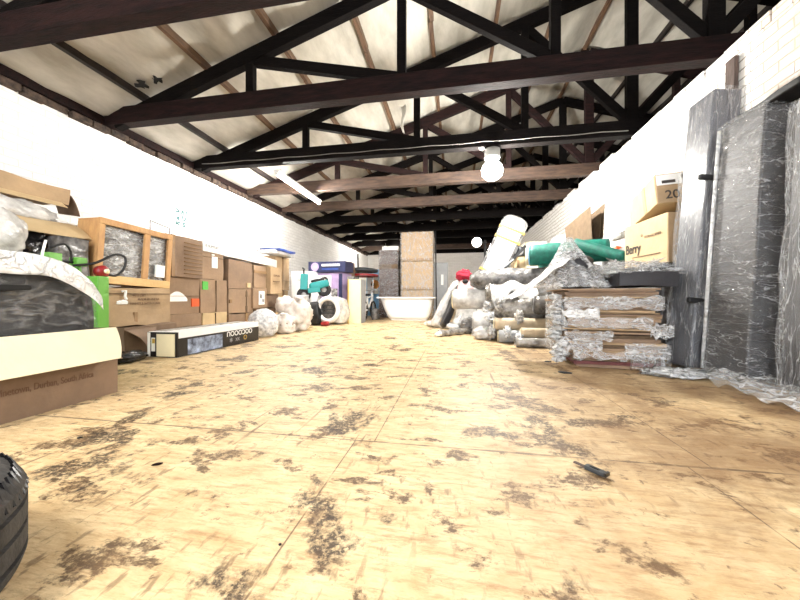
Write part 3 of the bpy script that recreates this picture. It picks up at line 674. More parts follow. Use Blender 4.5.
# foreground carton with folded flap
t = thing('open_carton', 'big brown open carton in the foreground with a cream inner flap folded out', 'box', (-2.40, 1.05, 0), 0)
A, B, Hh = .30, .64, .405
for nm, a, b in (('carton_wall', (A-.007, -B, 0), (A, B, Hh)), ('carton_wall', (-A, -B, 0), (-A+.007, B, Hh)), ('carton_wall', (-A+.007, B-.007, 0), (A-.007, B, Hh)), ('carton_wall', (-A+.007, -B, 0), (A-.007, -B+.007, Hh)), ('carton_base', (-A+.007, -B+.007, 0), (A-.007, B-.007, .007))):
    MB().ab(a, b).build(nm, 'card3' if nm == 'carton_wall' else 'card', t)
MB().sheet(lambda u, v: (A-.003+.085*v+.01*math.sin(u*4)*v, -B+(2*B-.012)*u-.06*v*(v-.45)*max(0, u-.9)*10, Hh+.004-.185*v), 20, 6, .006).build('folded_flap', 'cardin', t)
MB().sheet(lambda u, v: (-A+.1+2*(A-.1)*u-.02, B+.13*v, Hh-.20*v-.02*u), 8, 6, .006).build('end_flap', 'card3', t)
text('Rossum, Pinetown, Durban, South Africa', .048, 'browni', t, FX(A+.0012, .24, .145), sx=.66); text('27 31 701 30327', .042, 'browni', t, FX(A+.0012, -.02, .085), sx=.7); text('Rossum (Pty) Ltd', .048, 'browni', t, FX(A+.0012, -.42, .205), sx=.7)
# black moulded bundle standing in it
def shf(p):
    k = abs(p.y/.5); return (p.x*(1-.10*max(0, p.z/.4)**2), p.y, p.z*(1-.42*k**4.5-.04*k)-(.05*(p.x/.27)**4 if p.z > 0 else 0))
t = thing('moulded_shell', 'black moulded shell under glossy clear film, standing in the foreground carton', 'bundle', (-2.41, 1.12, .012))
MB().soft((0, 0, .40), (.46, .99, .78), 16, .010, 3, 51, fn=shf).build('shell_body', 'black', t, smooth=True)
MB().soft((0, 0, .40), (.50, 1.01, .82), 24, .020, 5, 55, fn=shf).build('film_cover', 'film_b', t, smooth=True)
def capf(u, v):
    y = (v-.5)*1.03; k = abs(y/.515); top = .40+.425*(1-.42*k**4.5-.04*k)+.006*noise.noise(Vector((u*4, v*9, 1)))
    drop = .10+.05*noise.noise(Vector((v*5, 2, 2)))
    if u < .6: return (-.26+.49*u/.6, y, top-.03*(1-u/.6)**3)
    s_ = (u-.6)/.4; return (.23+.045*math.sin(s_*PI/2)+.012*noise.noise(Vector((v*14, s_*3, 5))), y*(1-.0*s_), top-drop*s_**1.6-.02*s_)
MB().sheet(capf, 26, 44, .002).build('glare_film_top', 'film_d', t, smooth=True)  # milky top sheet: glare on the clear film put into its colour
MB().soft((.262, .10, .635), (.02, .16, .028), 4, .003, 8, 2, round_=.3).build('handle_slot', 'blkgap', t)
# tyre
t = thing('car_tyre', 'black rubber tyre lying flat at the bottom left corner', 'tyre', (-1.128, .284, 0))
Ro, Ri, Wd = .335, .20, .235
prof = [(Ri, .02), (Ri+.03, .0), (Ro-.06, .0), (Ro-.02, .012), (Ro-.004, .035)]
for z in (.065, .115, .165):
    prof += [(Ro+.002, z-.012), (Ro+.002, z-.006), (Ro-.007, z-.005), (Ro-.007, z+.005), (Ro+.002, z+.006)]
prof += [(Ro-.002, .195), (Ro-.014, .213), (Ro-.045, .230), (Ro-.075, .235), (Ri+.03, .233), (Ri, .215), (Ri-.012, .19), (Ri+.02, .17), (Ro-.04, .16), (Ro-.035, .07), (Ri+.02, .06), (Ri-.012, .045)]
MB().lathe(prof, 96, close=True).build('tyre_body', 'rubber', t, smooth=False)
mb = MB()
for k in range(80):
    a = 2*PI*k/80
    mb.bar(((Ro+.001)*math.cos(a), (Ro+.001)*math.sin(a), .178), ((Ro-.022)*math.cos(a+.05), (Ro-.022)*math.sin(a+.05), .2265), .004, .006)
o = mb.build('shoulder_sipes', 'black', t)
# ================================================================ far middle of the hall
def base(px, py): return at(px, py, Z=0)
# cream board standing
t = thing('standing_board', 'cream upright cupboard carcass standing in the middle distance', 'cupboard', (-2.24, 7.02, 0), R(2))
MB().ab((-.15, -.02, 0), (.13, 0, 1.0)).build('cream_front', 'cream', t); MB().ab((.10, .001, 0), (.13, .45, 1.0)).build('side_panel', 'grey', t); MB().ab((-.15, .001, .0), (-.12, .45, 1.0)).build('side_panel', 'white', t)
MB().ab((-.119, .001, .97), (.099, .45, .998)).build('top_panel', 'white', t); MB().ab((-.119, .43, .0), (.099, .45, .969)).build('back_panel', 'white', t)
MB().ab((-.165, -.06, 0), (-.151, -.0, 1.0)).build('edge_strip', 'yellow', t)
# white tub with round opening
t = thing('wrapped_tub', 'white plastic-wrapped machine with a grey round opening, left of the cream board', 'machine', (-2.62, 6.8, 0), R(-10))
MB().soft((0, 0, .30), (.42, .50, .55), 14, .05, 3, 61, round_=.45).build('machine_body', 'whitewrap', t, smooth=True)
MB().lathe([(.20, -.26), (.27, -.27), (.29, -.30), (.26, -.33), (.21, -.33), (.19, -.30)], 36, (.04, -.09, .33), 'y', close=True).build('round_rim', 'white', t, smooth=True)
MB().lathe([(0, -.272), (.195, -.272), (.195, -.255), (0, -.255)], 30, (.04, -.09, .33), 'y').build('round_opening', 'greywrap', t)
for z in (.25, .33, .41): MB().ab((-.12, -.385, z), (.20, -.36, z+.02)).build('grille_bar', 'dgrey', t)
MB().tube(cr([(-.26, -.2, .7), (-.3, -.25, .45), (-.25, -.28, .12), (-.1, -.3, .03)]), .03, 10).build('pale_green_hose', 'green' if 0 else 'whitewrap', t, smooth=True)
MB().tube(cr([(-.20, -.26, .55), (-.24, -.3, .4), (-.22, -.33, .2)]), .012, 8).build('lime_strap', 'green', t, smooth=True)
# white tall carton, behind
t = thing('white_carton', 'big plain white carton standing behind the teal toy scooter', 'box', (-3.52, 7.22, 0), R(-3))
MB().soft((0, 0, .60), (.52, .5, 1.20), 6, .01, 3, 5).build('carton_body', 'white', t, bevel=.005)
text('oo', .08, 'grey', t, FY(-.05, -.262, 1.0))
# appliance cartons
t = thing('appliance_carton', 'lilac and white appliance carton with a washing machine picture', 'box', (-2.92, 7.5, 0), R(-4))
MB().soft((0, 0, .59), (.66, .56, 1.18), 6, .008, 3, 7).build('carton_body', 'lilac', t, bevel=.005)
MB().ab((-.31, -.292, .62), (.04, -.275, 1.12)).build('white_panel_print', 'paper', t)
MB().lathe([(.05, -.30), (.11, -.302), (.11, -.28), (.05, -.28)], 28, (-.13, 0, .98), 'y', close=True).build('drum_print', 'ink', t)
MB().ab((.24, -.295, .3), (.325, -.275, 1.15)).build('dark_edge_print', 'navy', t); MB().ab((.05, -.293, .45), (.2, -.275, .8)).build('dark_picture_print', 'art2', t); MB().ab((-.2, -.296, .64), (.0, -.28, .78)).build('sky_print', 'sky', t)
t = thing('flat_carton', 'dark blue printed carton with a white logo disc lying on the appliance carton', 'box', (-2.98, 7.42, 1.19), R(-4))
MB().soft((0, 0, .125), (.95, .5, .25), 6, .008, 3, 9).build('carton_body', 'navy', t, bevel=.005)
MB().lathe([(0, -.262), (.10, -.262), (.10, -.25), (0, -.25)], 24, (-.30, 0, .13), 'y').build('logo_disc', 'lilac', t)
MB().ab((-.12, -.262, .14), (.34, -.25, .19)).build('white_band', 'paper', t); MB().ab((-.12, -.262, .05), (.3, -.25, .09)).build('blue_band', 'blue', t)
t = thing('brown_carton', 'dark brown carton behind the blue printed one, against the left wall', 'box', (-3.0, 8.2, 0), R(3)); MB().soft((0, 0, .76), (.62, .4, 1.52), 6, .012, 3, 12).build('carton_body', 'card3', t); MB().soft((0, -.0, 1.3), (.64, .42, .06), 5, .01, 3, 1).build('tape', 'tape', t)
t = thing('grey_carton', 'narrow grey-white carton right of the appliance carton', 'box', (-2.49, 7.6, 0), R(0)); MB().soft((0, 0, .55), (.16, .35, 1.1), 6, .012, 3, 12).build('carton_body', 'silver', t); MB().ab((-.06, -.185, .6), (.06, -.17, .9)).build('label', 'paper', t)
# scooter toy
t = thing('toy_scooter', 'teal toy motor scooter with black wheels on a dark bag', 'toy', (-2.96, 6.5, .56), R(35), rot=(0, R(-14), R(20)))
t.scale = (1.15, 1.15, 1.15)
def wheel(c):
    w = MB().lathe([(.045, -.025), (.10, -.03), (.125, -.02), (.13, 0), (.125, .02), (.10, .03), (.045, .025)], 28, c, 'y', close=True).build('wheel', 'blackm', t, smooth=True)
    MB().lathe([(0, -.02), (.05, -.02), (.05, .02), (0, .02)], 16, c, 'y').build('hub', 'silver', w)
wheel((-.19, 0, .13)); wheel((.19, 0, .13))
MB().soft((.12, 0, .24), (.34, .13, .14), 8, .01, 3, 2, round_=.4).build('rear_body', 'teal', t, smooth=True)
MB().bar((-.17, 0, .22), (-.085, 0, .50), .13, .13).build('front_shield', 'teal', t, bevel=.01); MB().bar((-.10, 0, .18), (.12, 0, .15), .13, .09).build('foot_deck', 'teal', t, bevel=.01)
MB().tube([(-.1, 0, .5), (-.08, 0, .58)], .015, 8).build('stem', 'blackm', t); MB().tube([(-.08, -.13, .60), (-.08, .13, .60)], .014, 8).build('handlebar', 'blackm', t); MB().soft((.12, 0, .335), (.24, .11, .05), 6, .005, 3, 2, round_=.4).build('seat', 'black', t, smooth=True); MB().lathe([(0, -.03), (.04, -.03), (.045, .01), (0, .015)], 16, (-.13, 0, .50), 'x').build('headlamp', 'paper', t)
tag(MB().soft((0, 0, .245), (.36, .4, .49), 9, .05, 3, 71, round_=.2).build('dark_bag', 'blackm', smooth=True), 'dark bag on the floor under the teal toy scooter', 'bag').location = (-3.0, 6.5, 0)
tag(MB().soft((0, 0, .05), (.16, .14, .09), 9, .03, 3, 71, round_=.4).build('red_shoe', 'red', smooth=True), 'small dark red item on the floor beside the dark bag', 'toy').location = (-2.62, 6.22, .0)
tag(MB().blob((0, 0, 0), (.17, .2, .30), .2, 3, 14).build('white_bundle', 'whitewrap', smooth=True), 'upright white plastic bundle just left of the wrapped machine', 'bundle').location = (-3.02, 6.93, 0)
# dark tray + red things on bikes
t = thing('folded_trampoline', 'round dark tray with a red rim and upright pole behind the cream board', 'tray', (-2.86, 9.1, 0))
MB().lathe([(0, 1.33), (.50, 1.33), (.54, 1.36), (.52, 1.41), (.3, 1.45), (0, 1.46)], 40, (.1, 0, 0)).build('tray', 'dgrey', t, smooth=True)
MB().lathe([(.34, 1.20), (.50, 1.20), (.50, 1.26), (.34, 1.26)], 36, (.15, 0, 0), close=True).build('red_rim', 'red', t)
MB().tube([(.08, -.05, 0), (.05, -.05, 1.86)], .022, 10).build('pole', 'dgrey', t, smooth=True)
for a in (.6, 2.5, 4.4): MB().tube([(.1+.4*math.cos(a), .4*math.sin(a), 0), (.1+.4*math.cos(a), .4*math.sin(a), 1.34)], .02, 8).build('leg', 'metal', t)
def bike(label, loc, rz, m):
    t = thing('childs_bicycle', label, 'bicycle', loc, rz)
    def wh(c, r=.24):
        w = MB().lathe([(r-.03, -.02), (r, -.02), (r+.012, 0), (r, .02), (r-.03, .02)], 36, c, 'y', close=True).build('wheel', 'blackm', t, smooth=True)
        s = MB()
        for k in range(8):
            a = PI*k/8; s.tube([(c[0]-(r-.03)*math.cos(a), 0, c[2]-(r-.03)*math.sin(a)), (c[0]+(r-.03)*math.cos(a), 0, c[2]+(r-.03)*math.sin(a))], .004, 4)
        s.build('spokes', 'metal', w)
    wh((-.38, 0, .252)); wh((.38, 0, .252))
    f = MB()
    for a, b in (((-.38, 0, .252), (-.08, 0, .27)), ((-.08, 0, .27), (-.16, 0, .62)), ((-.38, 0, .252), (-.15, 0, .58)), ((-.08, 0, .27), (.25, 0, .58)), ((-.15, 0, .58), (.25, 0, .62)), ((.38, 0, .252), (.23, 0, .70))): f.tube([a, b], .022, 10)
    f.build('frame', m, t, smooth=True)
    MB().tube([(.2, -.22, .80), (.23, 0, .76), (.2, .22, .80)], .015, 8).build('handlebar', 'metal', t); MB().tube([(.23, 0, .7), (.23, 0, .76)], .015, 8).build('stem', 'metal', t)
    MB().soft((-.17, 0, .66), (.2, .1, .06), 6, .01, 3, 3, round_=.4).build('saddle', 'blackm', t, smooth=True)
    MB().lathe([(0, -.03), (.06, -.03), (.06, -.02), (0, -.02)], 18, (-.08, 0, .27), 'y').build('crank', 'metal', t)
bike("child's bicycle with a white frame left of the white bath", (-2.24, 8.2, 0), R(88), 'white')
if 0: tag(MB().soft((0, 0, .35), (.30, .32, .6), 8, .04, 3, 19, round_=.2).build('red_bag', 'red', smooth=True), 'red cloth bundle stuffed behind the cream board', 'bundle').location = (-2.10, 8.62, .60)
if 0: tag(MB().soft((0, 0, .3), (.6, .5, .6), 8, .02, 3, 19).build('grey_crate', 'greywrap', smooth=True), 'grey wrapped block under the red bundle', 'block').location = (-2.10, 8.72, 0)
# blue and orange poster carton
t = thing('printed_carton', 'sky blue and white carton with an orange and black print', 'box', (-2.58, 10.15, 0), R(2)); MB().soft((0, 0, .74), (.46, .4, 1.48), 6, .006, 3, 2).build('carton_body', 'sky', t)
MB().ab((-.20, -.212, .7), (.16, -.195, 1.30)).build('white_print', 'paper', t); MB().lathe([(0, -.222), (.14, -.222), (.14, -.205), (0, -.205)], 20, (.06, 0, 1.0), 'y').build('orange_print', 'orangep', t); MB().lathe([(0, -.230), (.07, -.230), (.07, -.21), (0, -.21)], 5, (-.02, 0, 1.0), 'y').build('black_print', 'ink', t)
# brown wrapped armchairs stood on end
t = thing('wrapped_furniture', 'tall brown furniture wrapped in shiny film, left of the tall cartons', 'furniture', (-1.90, 9.35, 0))
MB().soft((0, 0, .98), (.56, .5, 1.96), 10, .015, 3, 5).build('upholstery', 'brownwrap', t, smooth=False); MB().soft((0, 0, .98), (.60, .55, 1.99), 20, .03, 5, 7).build('film_wrap', 'film_s', t, smooth=True)
MB().ab((-.26, -.262, 1.42), (.27, -.25, 1.56)).build('dark_band', 'carddk', t)
MB().ab((-.2, -.2, 1.97), (.28, .2, 2.08)).build('cream_cap', 'white', t)
tag(MB().soft((0, 0, .9), (.12, .3, 1.8), 6, .01, 3, 8).build('dark_board', 'carddk'), 'narrow dark board between the brown furniture and the tall cartons', 'board').location = (-1.56, 9.5, 0)
# three tall tan cartons in one film wrap
for i, (z0, z1, d) in enumerate(((0, .79, 'lowest'), (.80, 1.60, 'middle'), (1.61, 2.43, 'topmost'))):
    t = thing('tan_carton', '%s tan carton of the tall film-wrapped tower behind the white bath' % d, 'box', (-1.05, 9.2, z0), 0, 'tan cartons of the tall tower')
    MB().soft((0, 0, (z1-z0)/2), (.88, .55, z1-z0), 6, .008, 3, 80+i).build('carton_body', 'card2', t, bevel=.005)
    MB().soft((0, -.27, .05), (.87, .03, .05), 4, .003, 3, 3).build('tape', 'tape', t)
    MB().soft((0, 0, (z1-z0)/2), (.94, .61, z1-z0-.012), 20, .022, 5, 91+i).build('film_wrap', 'film', t, smooth=True)
if 0: MB().sheet(lambda u, v: (-.3+.8*u, -.33-.02*math.sin(u*9+v*5), 1.05+.45*u+.22*v*math.sin(PI*u)+.02*math.sin(u*20)), 20, 8, .003).build('loose_fold', 'film_w', t, smooth=True)
# white bath
t = thing('bathtub', 'white plastic bathtub standing on the floor before the tall cartons', 'bathtub', (-1.24, 8.33, 0), R(1))
A, B = .74, .38
def bath(inner):
    def fn(u, v):
        a = 2*PI*u; e = .35
        cx = math.copysign(abs(math.cos(a))**e, math.cos(a)); cy = math.copysign(abs(math.sin(a))**e, math.sin(a))
        k = .70+.30*v**.6; off = -.03 if inner else 0
        return ((A-.06+off)*k*cx+.05*(1-v), (B-.05+off)*k*cy, .02+(.03 if inner else 0)+(.56-(.03 if inner else 0))*v)
    return fn
mb = MB(); mb.sheet(bath(False), 48, 8, .006); mb.sheet(bath(True), 48, 8, .006)
def closed_floor(z, k, mb):
    pts = []
    for i in range(48):
        a = 2*PI*i/48; cx = math.copysign(abs(math.cos(a))**.35, math.cos(a)); cy = math.copysign(abs(math.sin(a))**.35, math.sin(a)); pts.append(((A-.07)*k*cx+.05, (B-.06)*k*cy))
    mb.add([(p[0], p[1], z) for p in pts]+[(p[0], p[1], z+.02) for p in pts], [tuple(range(48))[::-1], tuple(range(48, 96))]+[(k2, (k2+1) % 48, 48+(k2+1) % 48, 48+k2) for k2 in range(48)])
closed_floor(0, .72, mb); mb.build('tub', 'white', t, smooth=True)
r = MB(); r.ab((-A, -B, .565), (A, -B+.07, .60)); r.ab((-A, B-.07, .565), (A, B, .60)); r.ab((-A, -B+.07, .565), (-A+.09, B-.07, .60)); r.ab((A-.09, -B+.07, .565), (A, B-.07, .60)); r.build('rim', 'white', t, bevel=.008)
tag(MB().soft((0, 0, .15), (.16, .3, .28), 9, .04, 4, 33, round_=.4).build('dark_bundle', 'greywrap', smooth=True), 'dark shiny wrapped bundle on the floor just left of the bathtub', 'bundle').location = (-2.08, 9.15-.9+.0, 0)
# grey cabinet and pole
t = thing('grey_cabinet', 'grey metal cabinet with a white notice, right of the tall cartons', 'cabinet', (-.42, 9.55, 0)); MB().soft((0, 0, .80), (.42, .4, 1.60), 4, .002, 3, 3).build('cabinet_body', 'grey', t, bevel=.006); MB().ab((-.18, -.212, .12), (.18, -.199, 1.54)).build('door', 'grey', t, bevel=.004); MB().ab((.02, -.222, .95), (.09, -.21, 1.25)).build('notice', 'paper', t)
tag(MB().tube([(0, 0, 0), (-.03, .0, 2.42)], .018, 8).build('thin_pole', 'blackm', smooth=True), 'thin dark pole leaning right beside the tall carton tower', 'pole').location = (-.50, 8.85, 0)
# crimson and pink thing, black and white cushions
t = thing('plush_toy', 'crimson plush head on pale pink cloth above the white bundles', 'soft toy', (.16, 5.98, .55))
MB().blob((0, 0, .44), (.14, .12, .11), .3, 4, 5, flat=False).build('crimson_head', 'pinkred', t, smooth=True); MB().blob((.02, 0, 0), (.13, .12, .22), .25, 3, 8).build('pink_body', 'pink', t, smooth=True); MB().blob((.02, -.11, .33), (.05, .03, .04), .2, 3, 8, flat=False).build('dark_collar', 'black', t, smooth=True)
tag(MB().soft((0, 0, .275), (.34, .3, .55), 8, .03, 3, 4, round_=.2).build('white_bale', 'whitewrap', smooth=True), 'white wrapped bale beneath the crimson plush', 'bale').location = (.20, 6.02, 0)
def lean(label, b_, t_, r, m, name='wrapped_cushion', n=10, seed=1, flat=.55, cat='cushion'):
    b_ = Vector(b_); t_ = Vector(t_); d = t_-b_
    th = thing(name, label, cat, b_); L = d.length
    q = d.to_track_quat('Z', 'Y').to_matrix()
    mb = MB().soft((0, 0, L/2), (2*r, 2*r*flat, L), n, .03, 4, seed, round_=.25); mb.v = [tuple(q @ Vector(v)) for v in mb.v]
    mb.build('cushion_body', m, th, smooth=True); return th
lean('white wrapped cushion leaning left, farthest left of the floor bundles', (-.42, 6.25, .06), (.02, 6.35, .88), .11, 'whitewrap', seed=2)
lean('black cushion leaning beside the white wrapped one', (-.22, 6.05, .06), (.10, 6.15, .80), .10, 'black', seed=3)
lean('white wrapped cushion leaning right of the black one', (.02, 5.9, .08), (.22, 6.05, .55), .10, 'whitewrap', seed=4)
for i, (a, b2, r, m, lb) in enumerate(((base(428, 326), base(458, 331), .055, 'whitewrap', 'white plastic-wrapped bundle of rods, nearest the bathtub'),
        (base(440, 337), base(474, 333), .05, 'silver', 'silver-grey wrapped bundle of rods at the front of the floor pile'),
        (base(448, 328), base(486, 327), .06, 'whitewrap', 'white wrapped rods lying behind the silver-grey ones'),
        (base(462, 326), base(492, 329), .07, 'greywrap', 'dark grey wrapped rods at the right end of the floor pile'))):
    t = thing('wrapped_rods', lb, 'bundle', (a.x, a.y, r)); mb = MB(); d = Vector((b2.x-a.x, b2.y-a.y, 0))
    pts = [d*(k/9)+Vector((0, 0, .012*math.sin(k*2.1+i))) for k in range(10)]
    mb.tube(pts, [r*(1+.18*math.sin(k*2.7+i)) for k in range(10)], 14).build('rod_bundle', m, t, smooth=True)
    MB().tube([d*(-.12)+Vector((0, 0, -.01)), d*0], [r*.45, r*.9], 10).build('rod_ends', 'white', t, smooth=True)
tag(MB().blob((0, 0, 0), (.2, .2, .13), .3, 3, 22).build('dark_bundle', 'greywrap', smooth=True), 'dark crumpled bundle on top of the floor rods', 'bundle').location = (.30, 5.75, .0)
tag(MB().blob((0, 0, 0), (.18, .2, .16), .3, 3, 24).build('white_bundle', 'whitewrap', smooth=True), 'white crumpled bundle among the floor rods', 'bundle').location = (.55, 5.5, .0)
# lamp on pole
t = thing('work_lamp', 'round lit work lamp on a dark stand, left of the leaning white board', 'lamp', (.72, 8.0, 0))
MB().tube([(0, 0, .03), (0, 0, 1.98)], .028, 10).build('stand_pole', 'blackm', t, smooth=True); MB().lathe([(0, 0), (.22, 0), (.22, .025), (0, .03)], 28).build('base', 'blackm', t)
MB().tube([(0, -.02, 1.92), (-.16, -.03, 1.92)], .015, 8).build('arm', 'blackm', t)
MB().lathe([(0, -.04), (.12, -.05), (.125, .0), (.08, .06), (0, .07)], 28, (-.20, -.02, 1.92), 'y').build('lamp_head', 'white', t, smooth=True); MB().lathe([(0, -.062), (.105, -.058), (.105, -.05), (0, -.05)], 28, (-.20, -.02, 1.92), 'y').build('lens', 'glow', t)
# ================================================================ right side
def roll(label, p0, p1, r, m, seed=1, core=True, name='fabric_roll', cat='roll', group='rolls piled on the right', endm=None, wrap=None, amp=.10):
    p0 = Vector(p0); p1 = Vector(p1); d = p1-p0; n = 16
    t = thing(name, label, cat, p0, 0, group); pts = []; L = d.length
    u = d.normalized(); a = u.cross(Vector((0, 0, 1))).normalized(); b = a.cross(u)
    vs = []; fs = []; NN = 26
    for i in range(n+1):
        for k in range(NN):
            th = 2*PI*k/NN; rr_ = r*(1+amp*noise.noise(Vector((math.cos(th)*1.3, math.sin(th)*1.3, i*L/n*3+seed*7)))+amp*.6*noise.noise(Vector((math.cos(th)*4, math.sin(th)*4, i*L/n*8+seed))))
            if wrap and i in (0,): rr_ *= .6
            vs.append(d*(i/n)+(a*math.cos(th)+b*math.sin(th))*rr_)
    for i in range(n):
        for k in range(NN): k2 = (k+1) % NN; fs.append((i*NN+k, i*NN+k2, (i+1)*NN+k2, (i+1)*NN+k))
    fs.append(tuple(range(NN))[::-1]); fs.append(tuple(range(n*NN, (n+1)*NN)))
    MB().add(vs, fs).build('roll_body', m, t, smooth=True)
    if core:   # spiral end of the rolled material
        mb = MB(); sp = []
        for k in range(70):
            th = k*.45; q = r*(.12+.80*k/70); sp.append(u*(-.012)+(a*math.cos(th)+b*math.sin(th))*q)
        mb.tube(sp, r*.045, 5).build('spiral_end', endm or m, t)
    return t
roll('long dark grey roll in shiny film, lying across the top of the pile', (.24, 5.30, .875), (2.25, 5.05, .93), .145, 'greywrap', 3, wrap=True, core=False, amp=.16)
roll('cream-ended white wrapped roll below the long dark roll', (-.02, 5.45, .56), (1.7, 5.2, .60), .165, 'whitewrap', 5, endm='cream')
t = roll('grey film-wrapped roll with a white fold over it, middle of the pile', (.46, 4.95, .66), (2.2, 4.8, .68), .125, 'silver', 7)
roll('thick glossy wrapped roll bulging in the middle of the pile', (.55, 4.72, .43), (2.2, 4.62, .44), .175, 'silver', 9, wrap=True, core=False, amp=.2)
roll('dark bundle end tucked beside the glossy roll', (1.02, 4.42, .50), (2.1, 4.3, .52), .11, 'greywrap', 11)
roll('long tan roll with a bare cream end, low in the pile', (.53, 4.50, .235), (2.2, 4.35, .235), .085, 'tanwrap', 13, endm='cardin', amp=.03)
roll('grey tube with a white band lying on the floor under the tan roll', (.57, 4.38, .085), (2.2, 4.22, .085), .082, 'grey', 15, endm='cardin', amp=.02)
roll('short tan roll at the front foot of the pile', (.80, 4.12, .165), (1.6, 4.05, .165), .06, 'tanwrap', 17, endm='cardin', amp=.05)
roll('clear-wrapped grey roll at the very front foot of the pile', (.72, 4.02, .056), (1.6, 3.95, .056), .055, 'silver', 19, amp=.1)
roll('white wrapped roll on the floor at the back of the pile', (.30, 5.2, .20), (1.9, 5.0, .20), .185, 'whitewrap', 21)
tag(MB().ab((-.12, -.001, 0), (.12, .18, .002)).blob((0, 0, 0), (.16, .16, .10), .35, 3, 26).build('white_plastic', 'whitewrap', smooth=True), 'white crumpled plastic at the left foot of the roll pile', 'plastic').location = (.42, 4.72, 0)
MBw = MB().sheet(lambda u, v: (.5+.62*u, 4.88-.30*v, .80-.04*math.sin(u*9)-.25*v*v*(1+.4*math.sin(u*11))), 24, 8, .004)
tag(MBw.build('plastic_sheet', 'whitewrap', smooth=True, mw=(.8, 4.8, .7)), 'white plastic sheet draped over the middle rolls', 'plastic')
t = thing('torn_film', 'torn white and clear film hanging off the left ends of the piled rolls', 'film', (.62, 4.5, 0))
rr = random.Random(8)
for x, y, z, r_ in ((-.12, .05, .12, .10), (-.14, .12, .30, .09), (-.16, .25, .46, .10), (.05, -.2, .15, .08), (.16, -.38, .10, .07), (-.02, .12, .52, .09), (.20, -.14, .34, .09)):
    MB().blob((x, y, z), (r_*.5, r_*1.1, r_*.7), .9, 3.5, rr.random()*9, flat=False, nu=30, nv=20).build('film_wad', rr.choice(['film_m', 'whitewrap', 'film_d']), t, smooth=True)
# teal rolls
roll('teal green mesh roll with its open spiral end facing the hall', (1.10, 5.02, 1.215), (2.05, 4.75, 1.24), .155, 'tealroll', 23, endm='sky', amp=.05)
roll('second teal green roll lying behind the film heap', (1.35, 5.50, 1.14), (2.3, 5.42, 1.14), .14, 'tealroll', 25, core=False, amp=.06)
roll('thin teal green roll sloping down toward the wrapped foam', (1.62, 4.72, 1.33), (2.02, 4.25, 1.08), .07, 'tealroll', 27, core=False, amp=.06)
tag(MB().soft((0, 0, .50), (1.1, .60, .98), 8, .02, 3, 5).build('wrapped_block', 'greywrap', smooth=True), 'grey wrapped block carrying the teal rolls', 'block').location = (1.86, 5.74, 0)
# pale cartons and white packs behind rolls
carton('pale cream carton standing behind the teal roll', 1.18, 6.0, 6.5, 0, 1.60, depth=-.55, m='cardin', side=1, name='pale_carton') if 0 else None
t = thing('pale_carton', 'tall pale cream carton standing behind the open teal roll', 'box', (1.50, 6.62, 0)); MB().soft((0, 0, .82), (.38, .5, 1.64), 6, .01, 3, 4).build('carton_body', 'cardin', t, bevel=.005); MB().ab((-.16, -.262, 1.2), (-.02, -.24, 1.5)).build('tan_patch', 'card4', t)
t = thing('white_carton', 'white carton with a line of small print, against the right wall above the teal rolls', 'box', (2.12, 6.42, 0)); MB().soft((0, 0, .86), (.55, .45, 1.72), 6, .01, 3, 4).build('carton_body', 'white', t, bevel=.005); text('COMPANY LTD', .07, 'ink', t, FY(0, -.236, 1.62)); text('x  x', .08, 'ink', t, FY(0, -.236, 1.50))
t = thing('small_carton', 'small yellow-tan carton beside the leaning white board', 'box', (1.20, 6.52-.02, 0)); MB().soft((0, 0, .68), (.20, .3, 1.36), 6, .01, 3, 4).build('carton_body', 'card4', t, bevel=.005); MB().ab((-.05, -.16, .9), (.0, -.145, 1.3)).build('brown_tape', 'tape', t)
t = thing('machine_part', 'black and grey machine part resting on the small yellow-tan carton', 'machine part', (1.20, 6.50, 1.37)); MB().soft((0, 0, .10), (.26, .22, .20), 8, .04, 5, 3, round_=.3).build('housing', 'dgrey', t, smooth=True); MB().lathe([(.04, -.12), (.08, -.12), (.08, -.09), (.04, -.09)], 20, (0, 0, .1), 'y', close=True).build('ring', 'metal', t)
# leaning white board with rounded ends
t = thing('leaning_board', 'long white wrapped board with rounded top and yellow straps, leaning right', 'board', at(478, 297, Y=6.1)+Vector((0, 0, -.6)), rot=(R(3), R(24.5), R(0)))
t.location = (.24, 6.36, .09)
Lb = 2.20
def brd(w, th, L0, L1):
    mb = MB(); pts = []
    for k in range(25):
        a = PI*k/24; pts.append((w*math.cos(a)*1.0, L1-.14+.14*math.sin(a)**.8))
    pts = [(w, L0)]+pts+[(-w, L0)]; n2 = len(pts)
    mb.add([(p[0], -th/2, p[1]) for p in pts]+[(p[0], th/2, p[1]) for p in pts], [tuple(range(n2))[::-1], tuple(range(n2, 2*n2))]+[(k, (k+1) % n2, n2+(k+1) % n2, n2+k) for k in range(n2)]); return mb
brd(.235, .10, 0, Lb).build('board_body', 'greywrap', t, bevel=.008); mb = brd(.185, .03, .05, Lb-.03); mb.v = [(v[0], v[1]-.055, v[2]) for v in mb.v]; mb.build('board_face', 'white', t, bevel=.008)
for z in (1.05, 1.72, 1.92): MB().ab((-.242, -.078, z), (.242, .056, z+.045)).build('strap', 'yellow', t)
MB().bar((.15, -.10, 1.15), (.34, -.12, 1.75), .04, .05).build('dark_bracket', 'blackm', t); MB().bar((.05, -.10, 1.05), (.25, -.12, 1.45), .03, .03).build('dark_bracket', 'grey', t)

